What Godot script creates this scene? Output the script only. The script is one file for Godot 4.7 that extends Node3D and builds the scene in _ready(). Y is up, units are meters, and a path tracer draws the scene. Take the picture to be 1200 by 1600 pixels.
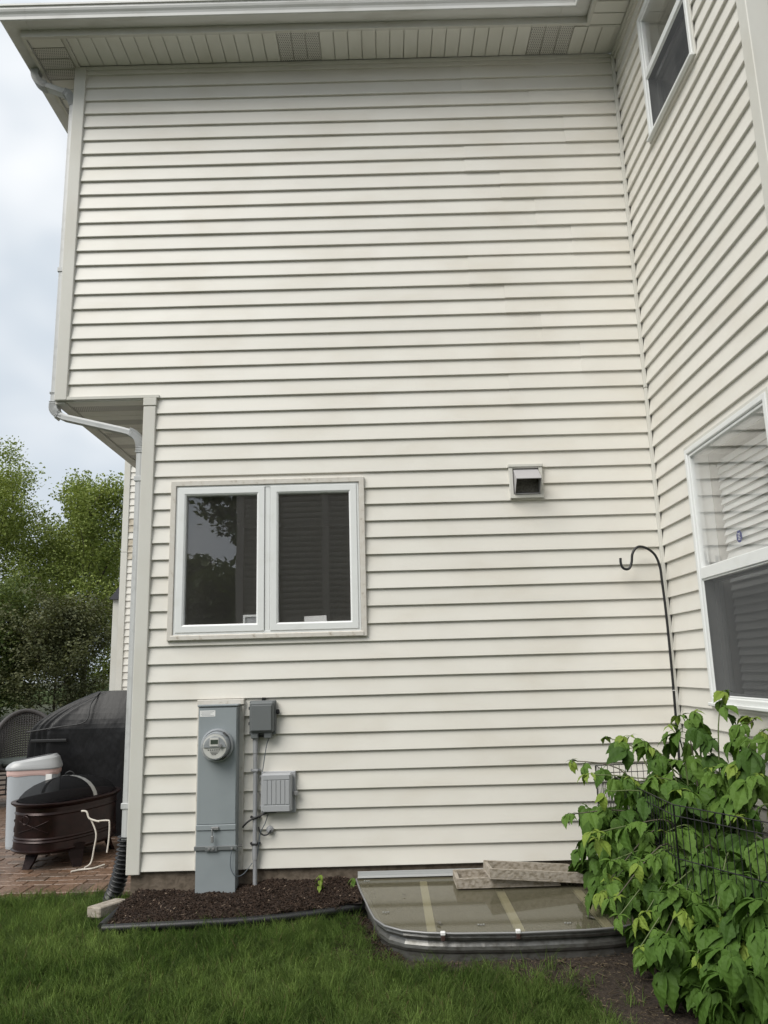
extends Node3D
# A two-storey house in cream lap siding, seen from the lawn. y = 0 is the lower edge of the siding, z = 0 its front plane.

const P := 0.1143                      # height of one siding course
const GY := -0.2                       # lawn level
const CAM := Vector3(1.19653, 1.18422, 5.0923)
var cam_basis: Basis
var rng := RandomNumberGenerator.new()
var M := {}


class MB:
	var v := PackedVector3Array()
	var n := PackedVector3Array()
	var c := PackedColorArray()
	var tint := Color(1, 1, 1)
	var tinted := false

	func tri(a: Vector3, b: Vector3, d: Vector3, na: Vector3, nb: Vector3, nd: Vector3) -> void:
		v.append(a); n.append(na)
		if (b - a).cross(d - a).dot(na + nb + nd) > 0.0:
			v.append(d); n.append(nd)
			v.append(b); n.append(nb)
		else:
			v.append(b); n.append(nb)
			v.append(d); n.append(nd)
		if tinted:
			c.append(tint); c.append(tint); c.append(tint)

	func flat(a: Vector3, b: Vector3, d: Vector3, hint: Vector3) -> void:
		var g := (b - a).cross(d - a)
		if g.length_squared() < 1e-18:
			return
		g = g.normalized()
		if g.dot(hint) < 0.0:
			g = -g
		tri(a, b, d, g, g, g)

	func quad(a: Vector3, b: Vector3, d: Vector3, e: Vector3, hint: Vector3) -> void:
		flat(a, b, d, hint)
		flat(a, d, e, hint)

	func quadn(a: Vector3, b: Vector3, d: Vector3, e: Vector3, na: Vector3, nb: Vector3, nd: Vector3, ne: Vector3) -> void:
		tri(a, b, d, na, nb, nd)
		tri(a, d, e, na, nd, ne)

	func box(lo: Vector3, hi: Vector3, bev := 0.0, xf := Transform3D()) -> void:
		var m := (lo + hi) / 2.0
		var h := (hi - lo) / 2.0
		var k := minf(bev, 0.45 * minf(h.x, minf(h.y, h.z)) * 2.0)
		var ax := [Vector3.RIGHT, Vector3.UP, Vector3.BACK]
		for a in 3:
			var b := (a + 1) % 3
			var d := (a + 2) % 3
			for s: float in [-1.0, 1.0]:
				var q := []
				for w: Vector2 in [Vector2(-1, -1), Vector2(1, -1), Vector2(1, 1), Vector2(-1, 1)]:
					var p := m
					p[a] += s * h[a]
					p[b] += w.x * (h[b] - k)
					p[d] += w.y * (h[d] - k)
					q.append(xf * p)
				quad(q[0], q[1], q[2], q[3], xf.basis * (ax[a] * s))
			if k > 0.0:
				for sb: float in [-1.0, 1.0]:
					for sd: float in [-1.0, 1.0]:
						var q := []
						for w: Vector2 in [Vector2(-1, 0), Vector2(1, 0), Vector2(1, 1), Vector2(-1, 1)]:
							var p := m
							p[a] += w.x * (h[a] - k)
							p[b] += sb * (h[b] - (k if w.y > 0.5 else 0.0))
							p[d] += sd * (h[d] - (0.0 if w.y > 0.5 else k))
							q.append(xf * p)
						quad(q[0], q[1], q[2], q[3], xf.basis * (ax[b] * sb + ax[d] * sd))
		if k > 0.0:
			for sx: float in [-1.0, 1.0]:
				for sy: float in [-1.0, 1.0]:
					for sz: float in [-1.0, 1.0]:
						var s := Vector3(sx, sy, sz)
						var q := []
						for a in 3:
							var p := Vector3()
							for b in 3:
								p[b] = m[b] + s[b] * (h[b] - (0.0 if a == b else k))
							q.append(xf * p)
						flat(q[0], q[1], q[2], xf.basis * s)

	func tube(pts: Array, r, sides := 8, caps := true, squash := 1.0) -> void:
		var k := pts.size()
		var side := Vector3.UP
		var rings := []
		for i in k:
			var t: Vector3 = (pts[mini(i + 1, k - 1)] - pts[maxi(i - 1, 0)]).normalized()
			if i == 0 and absf(t.dot(side)) > 0.9:
				side = Vector3.RIGHT
			side = (side - t * side.dot(t)).normalized()
			var up := t.cross(side)
			var rad: float = r[i] if r is Array or r is PackedFloat32Array else r
			var slope := 0.0
			if not (r is float):
				slope = (r[mini(i + 1, k - 1)] - r[maxi(i - 1, 0)]) / maxf(1e-5, pts[mini(i + 1, k - 1)].distance_to(pts[maxi(i - 1, 0)]))
			var ring := []
			for j in sides:
				var a := TAU * j / sides
				var d := side * cos(a) + up * sin(a) * squash
				ring.append([pts[i] + d * rad, (d - t * slope).normalized()])
			rings.append(ring)
		for i in k - 1:
			for j in sides:
				var q := (j + 1) % sides
				quadn(rings[i][j][0], rings[i][q][0], rings[i + 1][q][0], rings[i + 1][j][0], rings[i][j][1], rings[i][q][1], rings[i + 1][q][1], rings[i + 1][j][1])
		if caps:
			for e in [0, k - 1]:
				var t2: Vector3 = pts[0] - pts[1] if e == 0 else pts[k - 1] - pts[k - 2]
				for j in range(1, sides - 1):
					flat(rings[e][0][0], rings[e][j][0], rings[e][j + 1][0], t2)

	func lathe(prof: Array, segs := 24, xf := Transform3D()) -> void:
		for i in prof.size() - 1:
			var a: Vector2 = prof[i]
			var b: Vector2 = prof[i + 1]
			var nn := Vector2(b.y - a.y, a.x - b.x).normalized()
			for j in segs:
				var t0 := TAU * j / segs
				var t1 := TAU * (j + 1) / segs
				var q := []
				for w in [[a, t0], [a, t1], [b, t1], [b, t0]]:
					q.append(xf * Vector3(cos(w[1]) * w[0].x, w[0].y, sin(w[1]) * w[0].x))
				var n0: Vector3 = xf.basis * Vector3(cos(t0) * nn.x, nn.y, sin(t0) * nn.x)
				var n1: Vector3 = xf.basis * Vector3(cos(t1) * nn.x, nn.y, sin(t1) * nn.x)
				quadn(q[0], q[1], q[2], q[3], n0, n1, n1, n0)

	func prism(poly: PackedVector2Array, depth: float, xf := Transform3D()) -> void:   # outline in x, y; from z = 0 to depth
		var idx := Geometry2D.triangulate_polygon(poly)
		for i in range(0, idx.size(), 3):
			for z: float in [0.0, depth]:
				var q := []
				for j in 3:
					var p := poly[idx[i + j]]
					q.append(xf * Vector3(p.x, p.y, z))
				flat(q[0], q[1], q[2], xf.basis * Vector3(0, 0, -depth if z == 0.0 else depth))
		var turn := 1.0 if not Geometry2D.is_polygon_clockwise(poly) else -1.0
		for i in poly.size():
			var a := poly[i]
			var b := poly[(i + 1) % poly.size()]
			var o := Vector2(b.y - a.y, a.x - b.x) * turn
			quad(xf * Vector3(a.x, a.y, 0), xf * Vector3(b.x, b.y, 0), xf * Vector3(b.x, b.y, depth), xf * Vector3(a.x, a.y, depth), xf.basis * Vector3(o.x, o.y, 0))

	func sweep(prof: Array, path: Array, ref: Vector3, closed := true, caps := true) -> void:   # profile x along ref, y across ref and the path
		var rings := []
		var k := path.size()
		for i in k:
			var t0: Vector3 = (path[i] - path[maxi(i - 1, 0)]).normalized()
			var t1: Vector3 = (path[mini(i + 1, k - 1)] - path[i]).normalized()
			var t := (t0 + t1).normalized()
			var across := ref.cross(t).normalized()
			var stretch := 1.0 / maxf(0.4, t.dot(t1 if i == 0 else t0))
			var ring := []
			for p: Vector2 in prof:
				ring.append(path[i] + ref * p.x + across * p.y * stretch)
			rings.append(ring)
		var m := prof.size()
		var mid := Vector2()
		for p: Vector2 in prof:
			mid += p / m
		for i in k - 1:
			var t: Vector3 = (path[i + 1] - path[i]).normalized()
			var across := ref.cross(t).normalized()
			for j in (m if closed else m - 1):
				var q := (j + 1) % m
				var e: Vector2 = (prof[j] + prof[q]) / 2.0 - mid
				quad(rings[i][j], rings[i][q], rings[i + 1][q], rings[i + 1][j], ref * e.x + across * e.y)
		if caps and closed:
			for e in [0, k - 1]:
				for j in range(1, m - 1):
					flat(rings[e][0], rings[e][j], rings[e][j + 1], (path[0] - path[1]) if e == 0 else (path[k - 1] - path[k - 2]))

	func mesh() -> ArrayMesh:
		var a := []
		a.resize(Mesh.ARRAY_MAX)
		a[Mesh.ARRAY_VERTEX] = v
		a[Mesh.ARRAY_NORMAL] = n
		if tinted:
			a[Mesh.ARRAY_COLOR] = c
		var m := ArrayMesh.new()
		m.add_surface_from_arrays(Mesh.PRIMITIVE_TRIANGLES, a)
		return m


# ---------------------------------------------------------------- helpers

func ray(x: float, y: float) -> Vector3:
	return cam_basis * Vector3((x - 600.0) / 1200.0, (800.0 - y) / 1200.0, -1.0)


func at(axis: int, value: float, x: float, y: float) -> Vector3:   # where a line of sight meets the wall or ground axis = value
	var d := ray(x, y)
	return CAM + d * ((value - CAM[axis]) / d[axis])


func lin(r: float, g: float, b: float, a := 1.0) -> Color:
	var c := Color(r, g, b).linear_to_srgb()
	c.a = a
	return c


func mat(key: String, col: Color, rough := 0.6, metal := 0.0, spec := 0.5) -> StandardMaterial3D:
	var m := StandardMaterial3D.new()
	m.resource_name = key
	m.albedo_color = col
	m.roughness = rough
	m.metallic = metal
	m.metallic_specular = spec
	M[key] = m
	return m


func ntex(sd: int, freq: float, stops: Array, size := 512, octaves := 4, kind := FastNoiseLite.TYPE_SIMPLEX_SMOOTH) -> NoiseTexture2D:
	var f := FastNoiseLite.new()
	f.seed = sd
	f.frequency = freq
	f.noise_type = kind
	f.fractal_octaves = octaves
	var g := Gradient.new()
	var at_ := PackedFloat32Array()
	var cs := PackedColorArray()
	for s in stops:
		at_.append(s[0])
		cs.append(s[1])
	g.offsets = at_
	g.colors = cs
	var t := NoiseTexture2D.new()
	t.width = size
	t.height = size
	t.seamless = true
	t.noise = f
	t.color_ramp = g
	return t


func nbump(sd: int, freq: float, strength: float, size := 512, octaves := 4) -> NoiseTexture2D:
	var f := FastNoiseLite.new()
	f.seed = sd
	f.frequency = freq
	f.fractal_octaves = octaves
	var t := NoiseTexture2D.new()
	t.width = size
	t.height = size
	t.seamless = true
	t.noise = f
	t.as_normal_map = true
	t.bump_strength = strength
	return t


func textured(m: StandardMaterial3D, tex: Texture2D, scale: Vector3, bump: Texture2D = null, amount := 1.0) -> StandardMaterial3D:
	m.albedo_texture = tex
	m.uv1_triplanar = true
	m.uv1_world_triplanar = true
	m.uv1_scale = scale
	if bump:
		m.normal_enabled = true
		m.normal_texture = bump
		m.normal_scale = amount
	return m


func thing(called: String, label: String, category: String, base: Vector3, group := "") -> Node3D:
	var o := Node3D.new()
	o.name = called
	add_child(o, true)
	o.position = base
	o.set_meta("label", label)
	o.set_meta("category", category)
	if group:
		o.set_meta("group", group)
	return o


func put(parent: Node3D, called: String, mesh, m: Material, label := "") -> MeshInstance3D:   # mesh is in world coordinates
	var o := MeshInstance3D.new()
	o.name = called
	o.mesh = mesh.mesh() if mesh is MB else mesh
	o.material_override = m
	parent.add_child(o, true)
	if parent != self and parent.get_parent() == self:
		o.position = -parent.position
	if label:
		o.set_meta("label", label)
	return o


func sub(parent: Node3D, called: String) -> Node3D:   # a part that only holds sub-parts, in world coordinates
	var o := Node3D.new()
	o.name = called
	parent.add_child(o, true)
	o.position = -parent.position
	return o


func setting(called: String, mesh, m: Material) -> MeshInstance3D:
	var o := put(self, called, mesh, m)
	o.set_meta("kind", "structure")
	return o


func bx(parent: Node3D, called: String, lo: Vector3, hi: Vector3, m: Material, bev := 0.0) -> MeshInstance3D:
	var b := MB.new()
	b.box(lo, hi, bev)
	return put(parent, called, b, m)


func curve(pts: Array, steps := 8) -> Array:
	var c := Curve3D.new()
	for i in pts.size():
		var t: Vector3 = (pts[mini(i + 1, pts.size() - 1)] - pts[maxi(i - 1, 0)]) / 6.0
		c.add_point(pts[i], -t, t)
	var out := []
	for i in pts.size() - 1:
		for j in steps:
			out.append(c.sample(i, float(j) / steps))
	out.append(pts[-1])
	return out


# ---------------------------------------------------------------- camera, sky, light

func view_and_light() -> void:
	cam_basis = Basis.from_euler(Vector3(0.202558, -0.0018155, -0.0268134))
	var cam := Camera3D.new()
	cam.name = "camera"
	add_child(cam)
	cam.transform = Transform3D(cam_basis, CAM)
	cam.fov = rad_to_deg(2.0 * atan(800.0 / 1200.0))
	cam.far = 900.0
	cam.current = true

	# an overcast sky, computed: broad banks of cloud, paler and greyer
	var w := 768
	var h := 384
	var im := Image.create(w, h, false, Image.FORMAT_RGBAF)
	var f := FastNoiseLite.new()
	f.seed = 671
	f.frequency = 1.15
	f.fractal_octaves = 5
	f.fractal_gain = 0.58
	for j in h:
		var el := PI * (0.5 - (j + 0.5) / h)
		for i in w:
			var az := TAU * (i + 0.5) / w
			var d := Vector3(cos(el) * sin(az), sin(el), cos(el) * cos(az))
			var q := f.get_noise_3d(d.x * 1.3, d.y * 2.2, d.z * 1.3)
			var t := smoothstep(-0.38, 0.34, q)
			var col := Color(0.60, 0.665, 0.735).lerp(Color(0.91, 0.93, 0.95), t)
			im.set_pixel(i, j, col)
	var sky := Sky.new()
	var sm := PanoramaSkyMaterial.new()
	sm.panorama = ImageTexture.create_from_image(im)
	sky.sky_material = sm
	var env := Environment.new()
	env.background_mode = Environment.BG_SKY
	env.sky = sky
	env.background_energy_multiplier = 0.54
	env.tonemap_mode = Environment.TONE_MAPPER_LINEAR
	env.tonemap_exposure = 2.06
	env.sdfgi_enabled = true
	env.ssao_enabled = true
	env.ssil_enabled = true
	var we := WorldEnvironment.new()
	we.name = "environment"
	we.environment = env
	add_child(we)

	var sun := DirectionalLight3D.new()
	sun.name = "sun_behind_cloud"
	add_child(sun)
	sun.look_at_from_position(Vector3(-6.6, 10.4, 7.0), Vector3.ZERO)
	sun.light_energy = 0.5
	sun.light_angular_distance = 40.0
	sun.light_color = Color(1.0, 0.985, 0.955)
	sun.shadow_enabled = true


# ---------------------------------------------------------------- materials

func materials() -> void:
	var grime := [[0.0, lin(0.93, 0.915, 0.89)], [0.35, lin(0.975, 0.97, 0.962)], [0.6, lin(1, 1, 1)], [1.0, lin(1, 1, 1)]]
	var wave := nbump(5, 0.012, 2.0, 256, 3)
	var tones := [[0.706, 0.686, 0.634], [0.692, 0.673, 0.624], [0.718, 0.698, 0.648]]
	var gt := ntex(31, 0.006, grime, 512, 5)
	for i in 3:
		var t: Array = tones[i]
		textured(mat("siding_%d" % i, lin(t[0], t[1], t[2]), 0.42, 0.0, 0.45), gt, Vector3(0.45, 0.9, 0.45), wave, 0.12)
	textured(mat("siding_stained", lin(0.56, 0.53, 0.46), 0.6), ntex(33, 0.02, [[0.0, lin(0.6, 0.54, 0.45)], [0.45, lin(0.9, 0.86, 0.8)], [1.0, lin(1, 1, 1)]], 256), Vector3(1.4, 1.4, 1.4))
	textured(mat("trim", lin(0.60, 0.592, 0.548), 0.5, 0.0, 0.4), gt, Vector3(0.7, 0.35, 0.7))
	textured(mat("trim_weathered", lin(0.62, 0.60, 0.56), 0.6), ntex(35, 0.03, [[0.0, lin(0.55, 0.5, 0.44)], [0.3, lin(0.92, 0.9, 0.87)], [1.0, lin(1, 1, 1)]], 256), Vector3(2, 2, 2))
	textured(mat("vinyl_white", lin(0.74, 0.755, 0.75), 0.35), ntex(36, 0.02, [[0.0, lin(0.9, 0.9, 0.88)], [0.4, lin(0.98, 0.98, 0.98)], [1.0, lin(1, 1, 1)]], 256), Vector3(1, 1, 1))
	textured(mat("gutter", lin(0.66, 0.66, 0.645), 0.33, 0.0, 0.5), ntex(37, 0.015, [[0.0, lin(0.8, 0.79, 0.76)], [0.4, lin(0.96, 0.96, 0.95)], [1.0, lin(1, 1, 1)]], 256), Vector3(0.5, 2.0, 2.0))
	textured(mat("downspout", lin(0.52, 0.53, 0.53), 0.35), ntex(38, 0.03, [[0.0, lin(0.8, 0.8, 0.79)], [0.4, lin(0.97, 0.97, 0.97)], [1.0, lin(1, 1, 1)]], 256), Vector3(1, 1, 1))
	textured(mat("soffit", lin(0.72, 0.71, 0.66), 0.5), gt, Vector3(0.6, 0.6, 0.6))
	# perforated soffit: rows of small punched holes
	var hole := Image.create(64, 64, false, Image.FORMAT_RGBA8)
	hole.fill(lin(0.62, 0.61, 0.57))
	for hy in 8:
		for hx in 8:
			for py in 4:
				for px in 4:
					hole.set_pixel((hx * 8 + (hy % 2) * 4 + px) % 64, hy * 8 + py + 2, lin(0.16, 0.155, 0.145))
	textured(mat("soffit_vented", Color.WHITE, 0.6), ImageTexture.create_from_image(hole), Vector3(8, 8, 8))
	textured(mat("foundation", lin(0.155, 0.125, 0.095), 0.85), ntex(40, 0.02, [[0.0, lin(0.5, 0.48, 0.45)], [0.5, lin(0.9, 0.88, 0.86)], [1.0, lin(1, 1, 1)]], 512), Vector3(1.3, 1.3, 1.3), nbump(41, 0.05, 4.0, 256), 0.4)
	textured(mat("shingle", lin(0.09, 0.09, 0.105), 0.9), ntex(42, 0.1, [[0.0, lin(0.5, 0.5, 0.5)], [1.0, lin(1, 1, 1)]], 256), Vector3(3, 3, 3))
	mat("room", lin(0.50, 0.47, 0.43), 0.8)
	mat("room_dark", lin(0.45, 0.44, 0.42), 0.8)
	var glass := mat("glass", Color(0.72, 0.72, 0.70, 0.012), 0.0)
	glass.transparency = BaseMaterial3D.TRANSPARENCY_ALPHA
	glass.normal_enabled = true
	glass.normal_texture = nbump(44, 0.004, 3.0, 256, 1)
	glass.normal_scale = 0.05
	glass.uv1_triplanar = true
	glass.uv1_world_triplanar = true
	glass.uv1_scale = Vector3(1.1, 1.6, 1.1)
	var clear := mat("clear_cover", Color(0.05, 0.05, 0.05, 0.01), 0.02)
	clear.transparency = BaseMaterial3D.TRANSPARENCY_ALPHA
	var screen := mat("insect_screen", lin(0.045, 0.048, 0.052, 0.74), 0.7)
	screen.transparency = BaseMaterial3D.TRANSPARENCY_ALPHA
	mat("blind", lin(0.72, 0.73, 0.72), 0.5)
	textured(mat("meter_grey", lin(0.265, 0.295, 0.31), 0.42, 0.0, 0.5), ntex(46, 0.012, [[0.0, lin(0.85, 0.86, 0.86)], [0.5, lin(0.97, 0.97, 0.97)], [1.0, lin(1, 1, 1)]], 256), Vector3(0.8, 0.8, 0.8))
	mat("box_dark", lin(0.135, 0.145, 0.148), 0.38)
	mat("box_light", lin(0.36, 0.37, 0.385), 0.45)
	mat("conduit", lin(0.33, 0.335, 0.35), 0.45)
	textured(mat("steel", lin(0.42, 0.42, 0.41), 0.42, 0.8), ntex(47, 0.03, [[0.0, lin(0.6, 0.6, 0.58)], [1.0, lin(1, 1, 1)]], 256), Vector3(4, 4, 4))
	mat("dull_steel", lin(0.28, 0.28, 0.28), 0.5, 0.5)
	mat("black_plastic", lin(0.011, 0.011, 0.012), 0.42)
	mat("black_wire", lin(0.012, 0.012, 0.013), 0.4)
	mat("cable_black", lin(0.02, 0.02, 0.022), 0.5)
	mat("cable_grey", lin(0.10, 0.12, 0.14), 0.5)
	mat("dial_face", lin(0.55, 0.55, 0.52), 0.5)
	mat("dial_print", lin(0.06, 0.06, 0.06), 0.6)
	mat("dial_screen", lin(0.05, 0.065, 0.05), 0.25)
	mat("meter_ring", lin(0.36, 0.38, 0.40), 0.3, 0.3)
	mat("sticker", lin(0.75, 0.75, 0.74), 0.5)
	mat("vent_grey", lin(0.42, 0.41, 0.42), 0.4)
	textured(mat("vent_dark", lin(0.16, 0.15, 0.13), 0.6), ntex(48, 0.06, [[0.0, lin(0.4, 0.4, 0.38)], [1.0, lin(1, 1, 1)]], 128), Vector3(6, 6, 6))
	textured(mat("galvanised", lin(0.19, 0.19, 0.185), 0.38, 0.55), ntex(49, 0.02, [[0.0, lin(0.35, 0.33, 0.28)], [0.5, lin(0.8, 0.79, 0.77)], [1.0, lin(1, 1, 1)]], 512), Vector3(1.6, 3.0, 1.6), nbump(50, 0.04, 3.0, 256), 0.3)
	var lid := mat("well_lid", lin(0.16, 0.148, 0.10, 0.6), 0.06, 0.0, 0.36)
	lid.transparency = BaseMaterial3D.TRANSPARENCY_ALPHA
	mat("lid_bar", lin(0.66, 0.60, 0.36), 0.6)
	mat("lid_flange", lin(0.42, 0.43, 0.43), 0.45, 0.2)
	textured(mat("concrete_block", lin(0.37, 0.335, 0.29), 0.9), ntex(52, 0.014, [[0.0, lin(0.42, 0.39, 0.32)], [0.3, lin(0.66, 0.63, 0.57)], [0.5, lin(0.9, 0.88, 0.85)], [1.0, lin(1.0, 1.0, 1.0)]], 1024, 7), Vector3(1.5, 2.2, 1.5), nbump(53, 0.08, 4.0, 256), 0.3)
	textured(mat("soil", lin(0.045, 0.033, 0.024), 0.95), ntex(54, 0.03, [[0.0, lin(0.4, 0.38, 0.36)], [0.5, lin(0.85, 0.82, 0.8)], [1.0, lin(1.4, 1.3, 1.2)]], 512, 5), Vector3(1.7, 1.7, 1.7), nbump(55, 0.06, 8.0, 512), 1.0)
	textured(mat("lawn_soil", lin(0.042, 0.05, 0.022), 0.95), ntex(56, 0.03, [[0.0, lin(0.4, 0.45, 0.4)], [0.5, lin(0.9, 0.9, 0.8)], [1.0, lin(1.4, 1.3, 1.0)]], 512, 5), Vector3(0.8, 0.8, 0.8))
	textured(mat("mulch", lin(0.020, 0.012, 0.010), 0.9), ntex(57, 0.05, [[0.0, lin(0.3, 0.3, 0.3)], [1.0, lin(1.3, 1.2, 1.1)]], 512, 4), Vector3(2, 2, 2), nbump(58, 0.09, 8.0, 512), 1.0)
	for i in 4:
		var t: Array = [[0.165, 0.100, 0.066], [0.145, 0.092, 0.064], [0.185, 0.115, 0.078], [0.13, 0.09, 0.066]][i]
		textured(mat("paver_%d" % i, lin(t[0], t[1], t[2]), 0.42), ntex(60 + i, 0.03, [[0.0, lin(0.5, 0.48, 0.45)], [0.5, lin(0.9, 0.9, 0.88)], [1.0, lin(1.15, 1.12, 1.1)]], 256, 5), Vector3(2.2, 2.2, 2.2), nbump(64, 0.06, 5.0, 256), 0.35)
	textured(mat("paver_sand", lin(0.10, 0.075, 0.055), 0.9), ntex(65, 0.05, [[0.0, lin(0.5, 0.5, 0.5)], [1.0, lin(1, 1, 1)]], 256), Vector3(3, 3, 3))
	textured(mat("pit_copper", lin(0.022, 0.008, 0.007), 0.33, 0.45), ntex(66, 0.02, [[0.0, lin(0.35, 0.35, 0.35)], [0.6, lin(0.9, 0.9, 0.9)], [1.0, lin(1.8, 1.4, 1.2)]], 256, 5), Vector3(2, 2, 2))
	var mesh_m := mat("pit_mesh", lin(0.010, 0.010, 0.011, 0.62), 0.75, 0.0, 0.2)
	mesh_m.transparency = BaseMaterial3D.TRANSPARENCY_ALPHA
	mat("rope", lin(0.62, 0.58, 0.52), 0.8)
	mat("bin_body", lin(0.40, 0.43, 0.46), 0.35)
	mat("bin_lid", lin(0.40, 0.41, 0.42), 0.3)
	mat("bin_liner", lin(0.62, 0.44, 0.41), 0.5)
	mat("bin_dark", lin(0.06, 0.06, 0.065), 0.4)
	mat("tarp", lin(0.007, 0.007, 0.008), 0.42, 0.0, 0.38)
	M.tarp.normal_enabled = true
	M.tarp.normal_texture = nbump(68, 0.012, 9.0, 256, 4)
	M.tarp.normal_scale = 0.24
	M.tarp.uv1_triplanar = true
	M.tarp.uv1_world_triplanar = true
	M.tarp.uv1_scale = Vector3(1.5, 0.6, 1.5)
	mat("wicker", lin(0.050, 0.045, 0.044), 0.55)
	mat("cushion", lin(0.05, 0.06, 0.055), 0.8)
	textured(mat("bark", lin(0.075, 0.058, 0.045), 0.95), ntex(70, 0.05, [[0.0, lin(0.4, 0.4, 0.4)], [1.0, lin(1.2, 1.2, 1.2)]], 256), Vector3(1.5, 0.6, 1.5))
	mat("stem", lin(0.10, 0.13, 0.045), 0.6)
	mat("stem_woody", lin(0.085, 0.075, 0.05), 0.7)
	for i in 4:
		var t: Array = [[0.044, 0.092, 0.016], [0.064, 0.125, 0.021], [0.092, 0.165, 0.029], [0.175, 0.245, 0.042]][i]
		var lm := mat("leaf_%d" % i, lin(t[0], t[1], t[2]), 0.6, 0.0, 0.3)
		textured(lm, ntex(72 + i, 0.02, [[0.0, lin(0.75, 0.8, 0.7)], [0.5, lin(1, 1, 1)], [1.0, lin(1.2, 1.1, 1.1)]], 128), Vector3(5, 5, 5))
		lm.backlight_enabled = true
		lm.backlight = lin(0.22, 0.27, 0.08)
	for t in [["tree_leaf", 0.45], ["grass_blade", 0.35], ["chip", 0.0]]:
		var gm := mat(t[0], Color.WHITE, 0.55 if t[0] != "chip" else 0.75, 0.0, 0.35)
		gm.vertex_color_use_as_albedo = true
		if t[1] > 0.0:
			gm.backlight_enabled = true
			gm.backlight = lin(t[1], t[1], t[1] * 0.5)


func _ready() -> void:
	rng.seed = 4
	view_and_light()
	materials()
	build_ground()
	build_house()
	build_neighbour()
	build_trees()
	build_patio_things()
	build_wall_things()
	build_window_well()
	build_pen_and_bush()
	build_mulch_and_grass()


# ---------------------------------------------------------------- the house

func face_out(y: float) -> float:
	return lerpf(0.0045, -0.0138, clampf((y - 0.0035) / (P - 0.0035), 0.0, 1.05))


func board(org: Vector3, U: Vector3, N: Vector3, u0: float, u1: float, k: int, ya: float, yb: float, push: float, whole := true) -> MB:
	var b := MB.new()
	var yy := [0.0, 0.0035, 0.03, P + 0.004] if ya <= 0.0 and yb >= P - 0.001 else ([0.0, 0.0035, yb] if ya <= 0.0 else [ya, yb])
	if not whole:
		yy = [0.0, P + 0.004]
	var steps := maxi(1, int((u1 - u0) / 0.3)) if whole else 1
	var ph := rng.randf() * TAU
	var ph2 := rng.randf() * TAU
	var grid := []
	for i in steps + 1:
		var u := lerpf(u0, u1, float(i) / steps)
		var w := 0.0007 * (sin(u * 3.1 + ph) + 0.6 * sin(u * 7.3 + ph2))
		var dw := 0.0007 * (3.1 * cos(u * 3.1 + ph) + 4.4 * cos(u * 7.3 + ph2))
		var e := 0.0009 * sin(u * 1.7 + ph2)
		var col := []
		for y: float in yy:
			var o := face_out(y) + push
			if y == 0.0:
				o = 0.0022 + push
			o += w * (1.0 - 0.8 * y / P)
			var nn := (N + Vector3.UP * 0.145 - U * dw).normalized()
			if y < 0.002 and ya <= 0.0:
				nn = (N - Vector3.UP * 0.6).normalized()
			col.append([org + U * u + Vector3.UP * (k * P + y + (e if y < 0.04 else 0.0)) + N * o, nn])
		grid.append(col)
	for i in steps:
		for j in yy.size() - 1:
			b.quadn(grid[i][j][0], grid[i + 1][j][0], grid[i + 1][j + 1][0], grid[i][j + 1][0], grid[i][j][1], grid[i + 1][j][1], grid[i + 1][j + 1][1], grid[i][j + 1][1])
		if ya <= 0.0:
			var a: Vector3 = grid[i][0][0]
			var d: Vector3 = grid[i + 1][0][0]
			b.quad(a, d, d - N * 0.0185, a - N * 0.0185, Vector3.DOWN)
	if whole:   # cut ends of the vinyl
		for e in [0, steps]:
			for j in yy.size() - 1:
				b.quad(grid[e][j][0], grid[e][j + 1][0], grid[e][j + 1][0] - N * 0.0028, grid[e][j][0] - N * 0.0028, -U if e == 0 else U)
	return b


func siding(wall: Node3D, org: Vector3, U: Vector3, N: Vector3, k: int, u0: float, u1: float, holes: Array, joint := INF, top := INF, stained := false) -> void:
	var runs := [[u0, u1, 0.0, P]]
	if joint < u1 and joint > u0:
		runs = [[u0, joint + 0.02, 0.0, P], [joint, u1, 0.0, P]]
	for h in holes:
		var next := []
		for r in runs:
			var lo: float = h[2] - k * P
			var hi: float = h[3] - k * P
			if hi <= r[2] or lo >= r[3] or h[1] <= r[0] or h[0] >= r[1]:
				next.append(r)
				continue
			if h[0] - r[0] > 0.01:
				next.append([r[0], h[0], r[2], r[3]])
			if r[1] - h[1] > 0.01:
				next.append([h[1], r[1], r[2], r[3]])
			var a := maxf(r[0], h[0])
			var b := minf(r[1], h[1])
			if lo - r[2] > 0.004:
				next.append([a, b, r[2], lo])
			if r[3] - hi > 0.004:
				next.append([a, b, hi, r[3]])
		runs = next
	for i in runs.size():
		var r: Array = runs[i]
		var m: Material = M["siding_%d" % rng.randi_range(0, 2)]
		if stained:
			m = M.siding_stained
		put(wall, "clapboard", board(org, U, N, r[0], r[1], k, r[2], minf(r[3], top - k * P), 0.0034 if joint < INF and i == 1 else 0.0), m)


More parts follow.
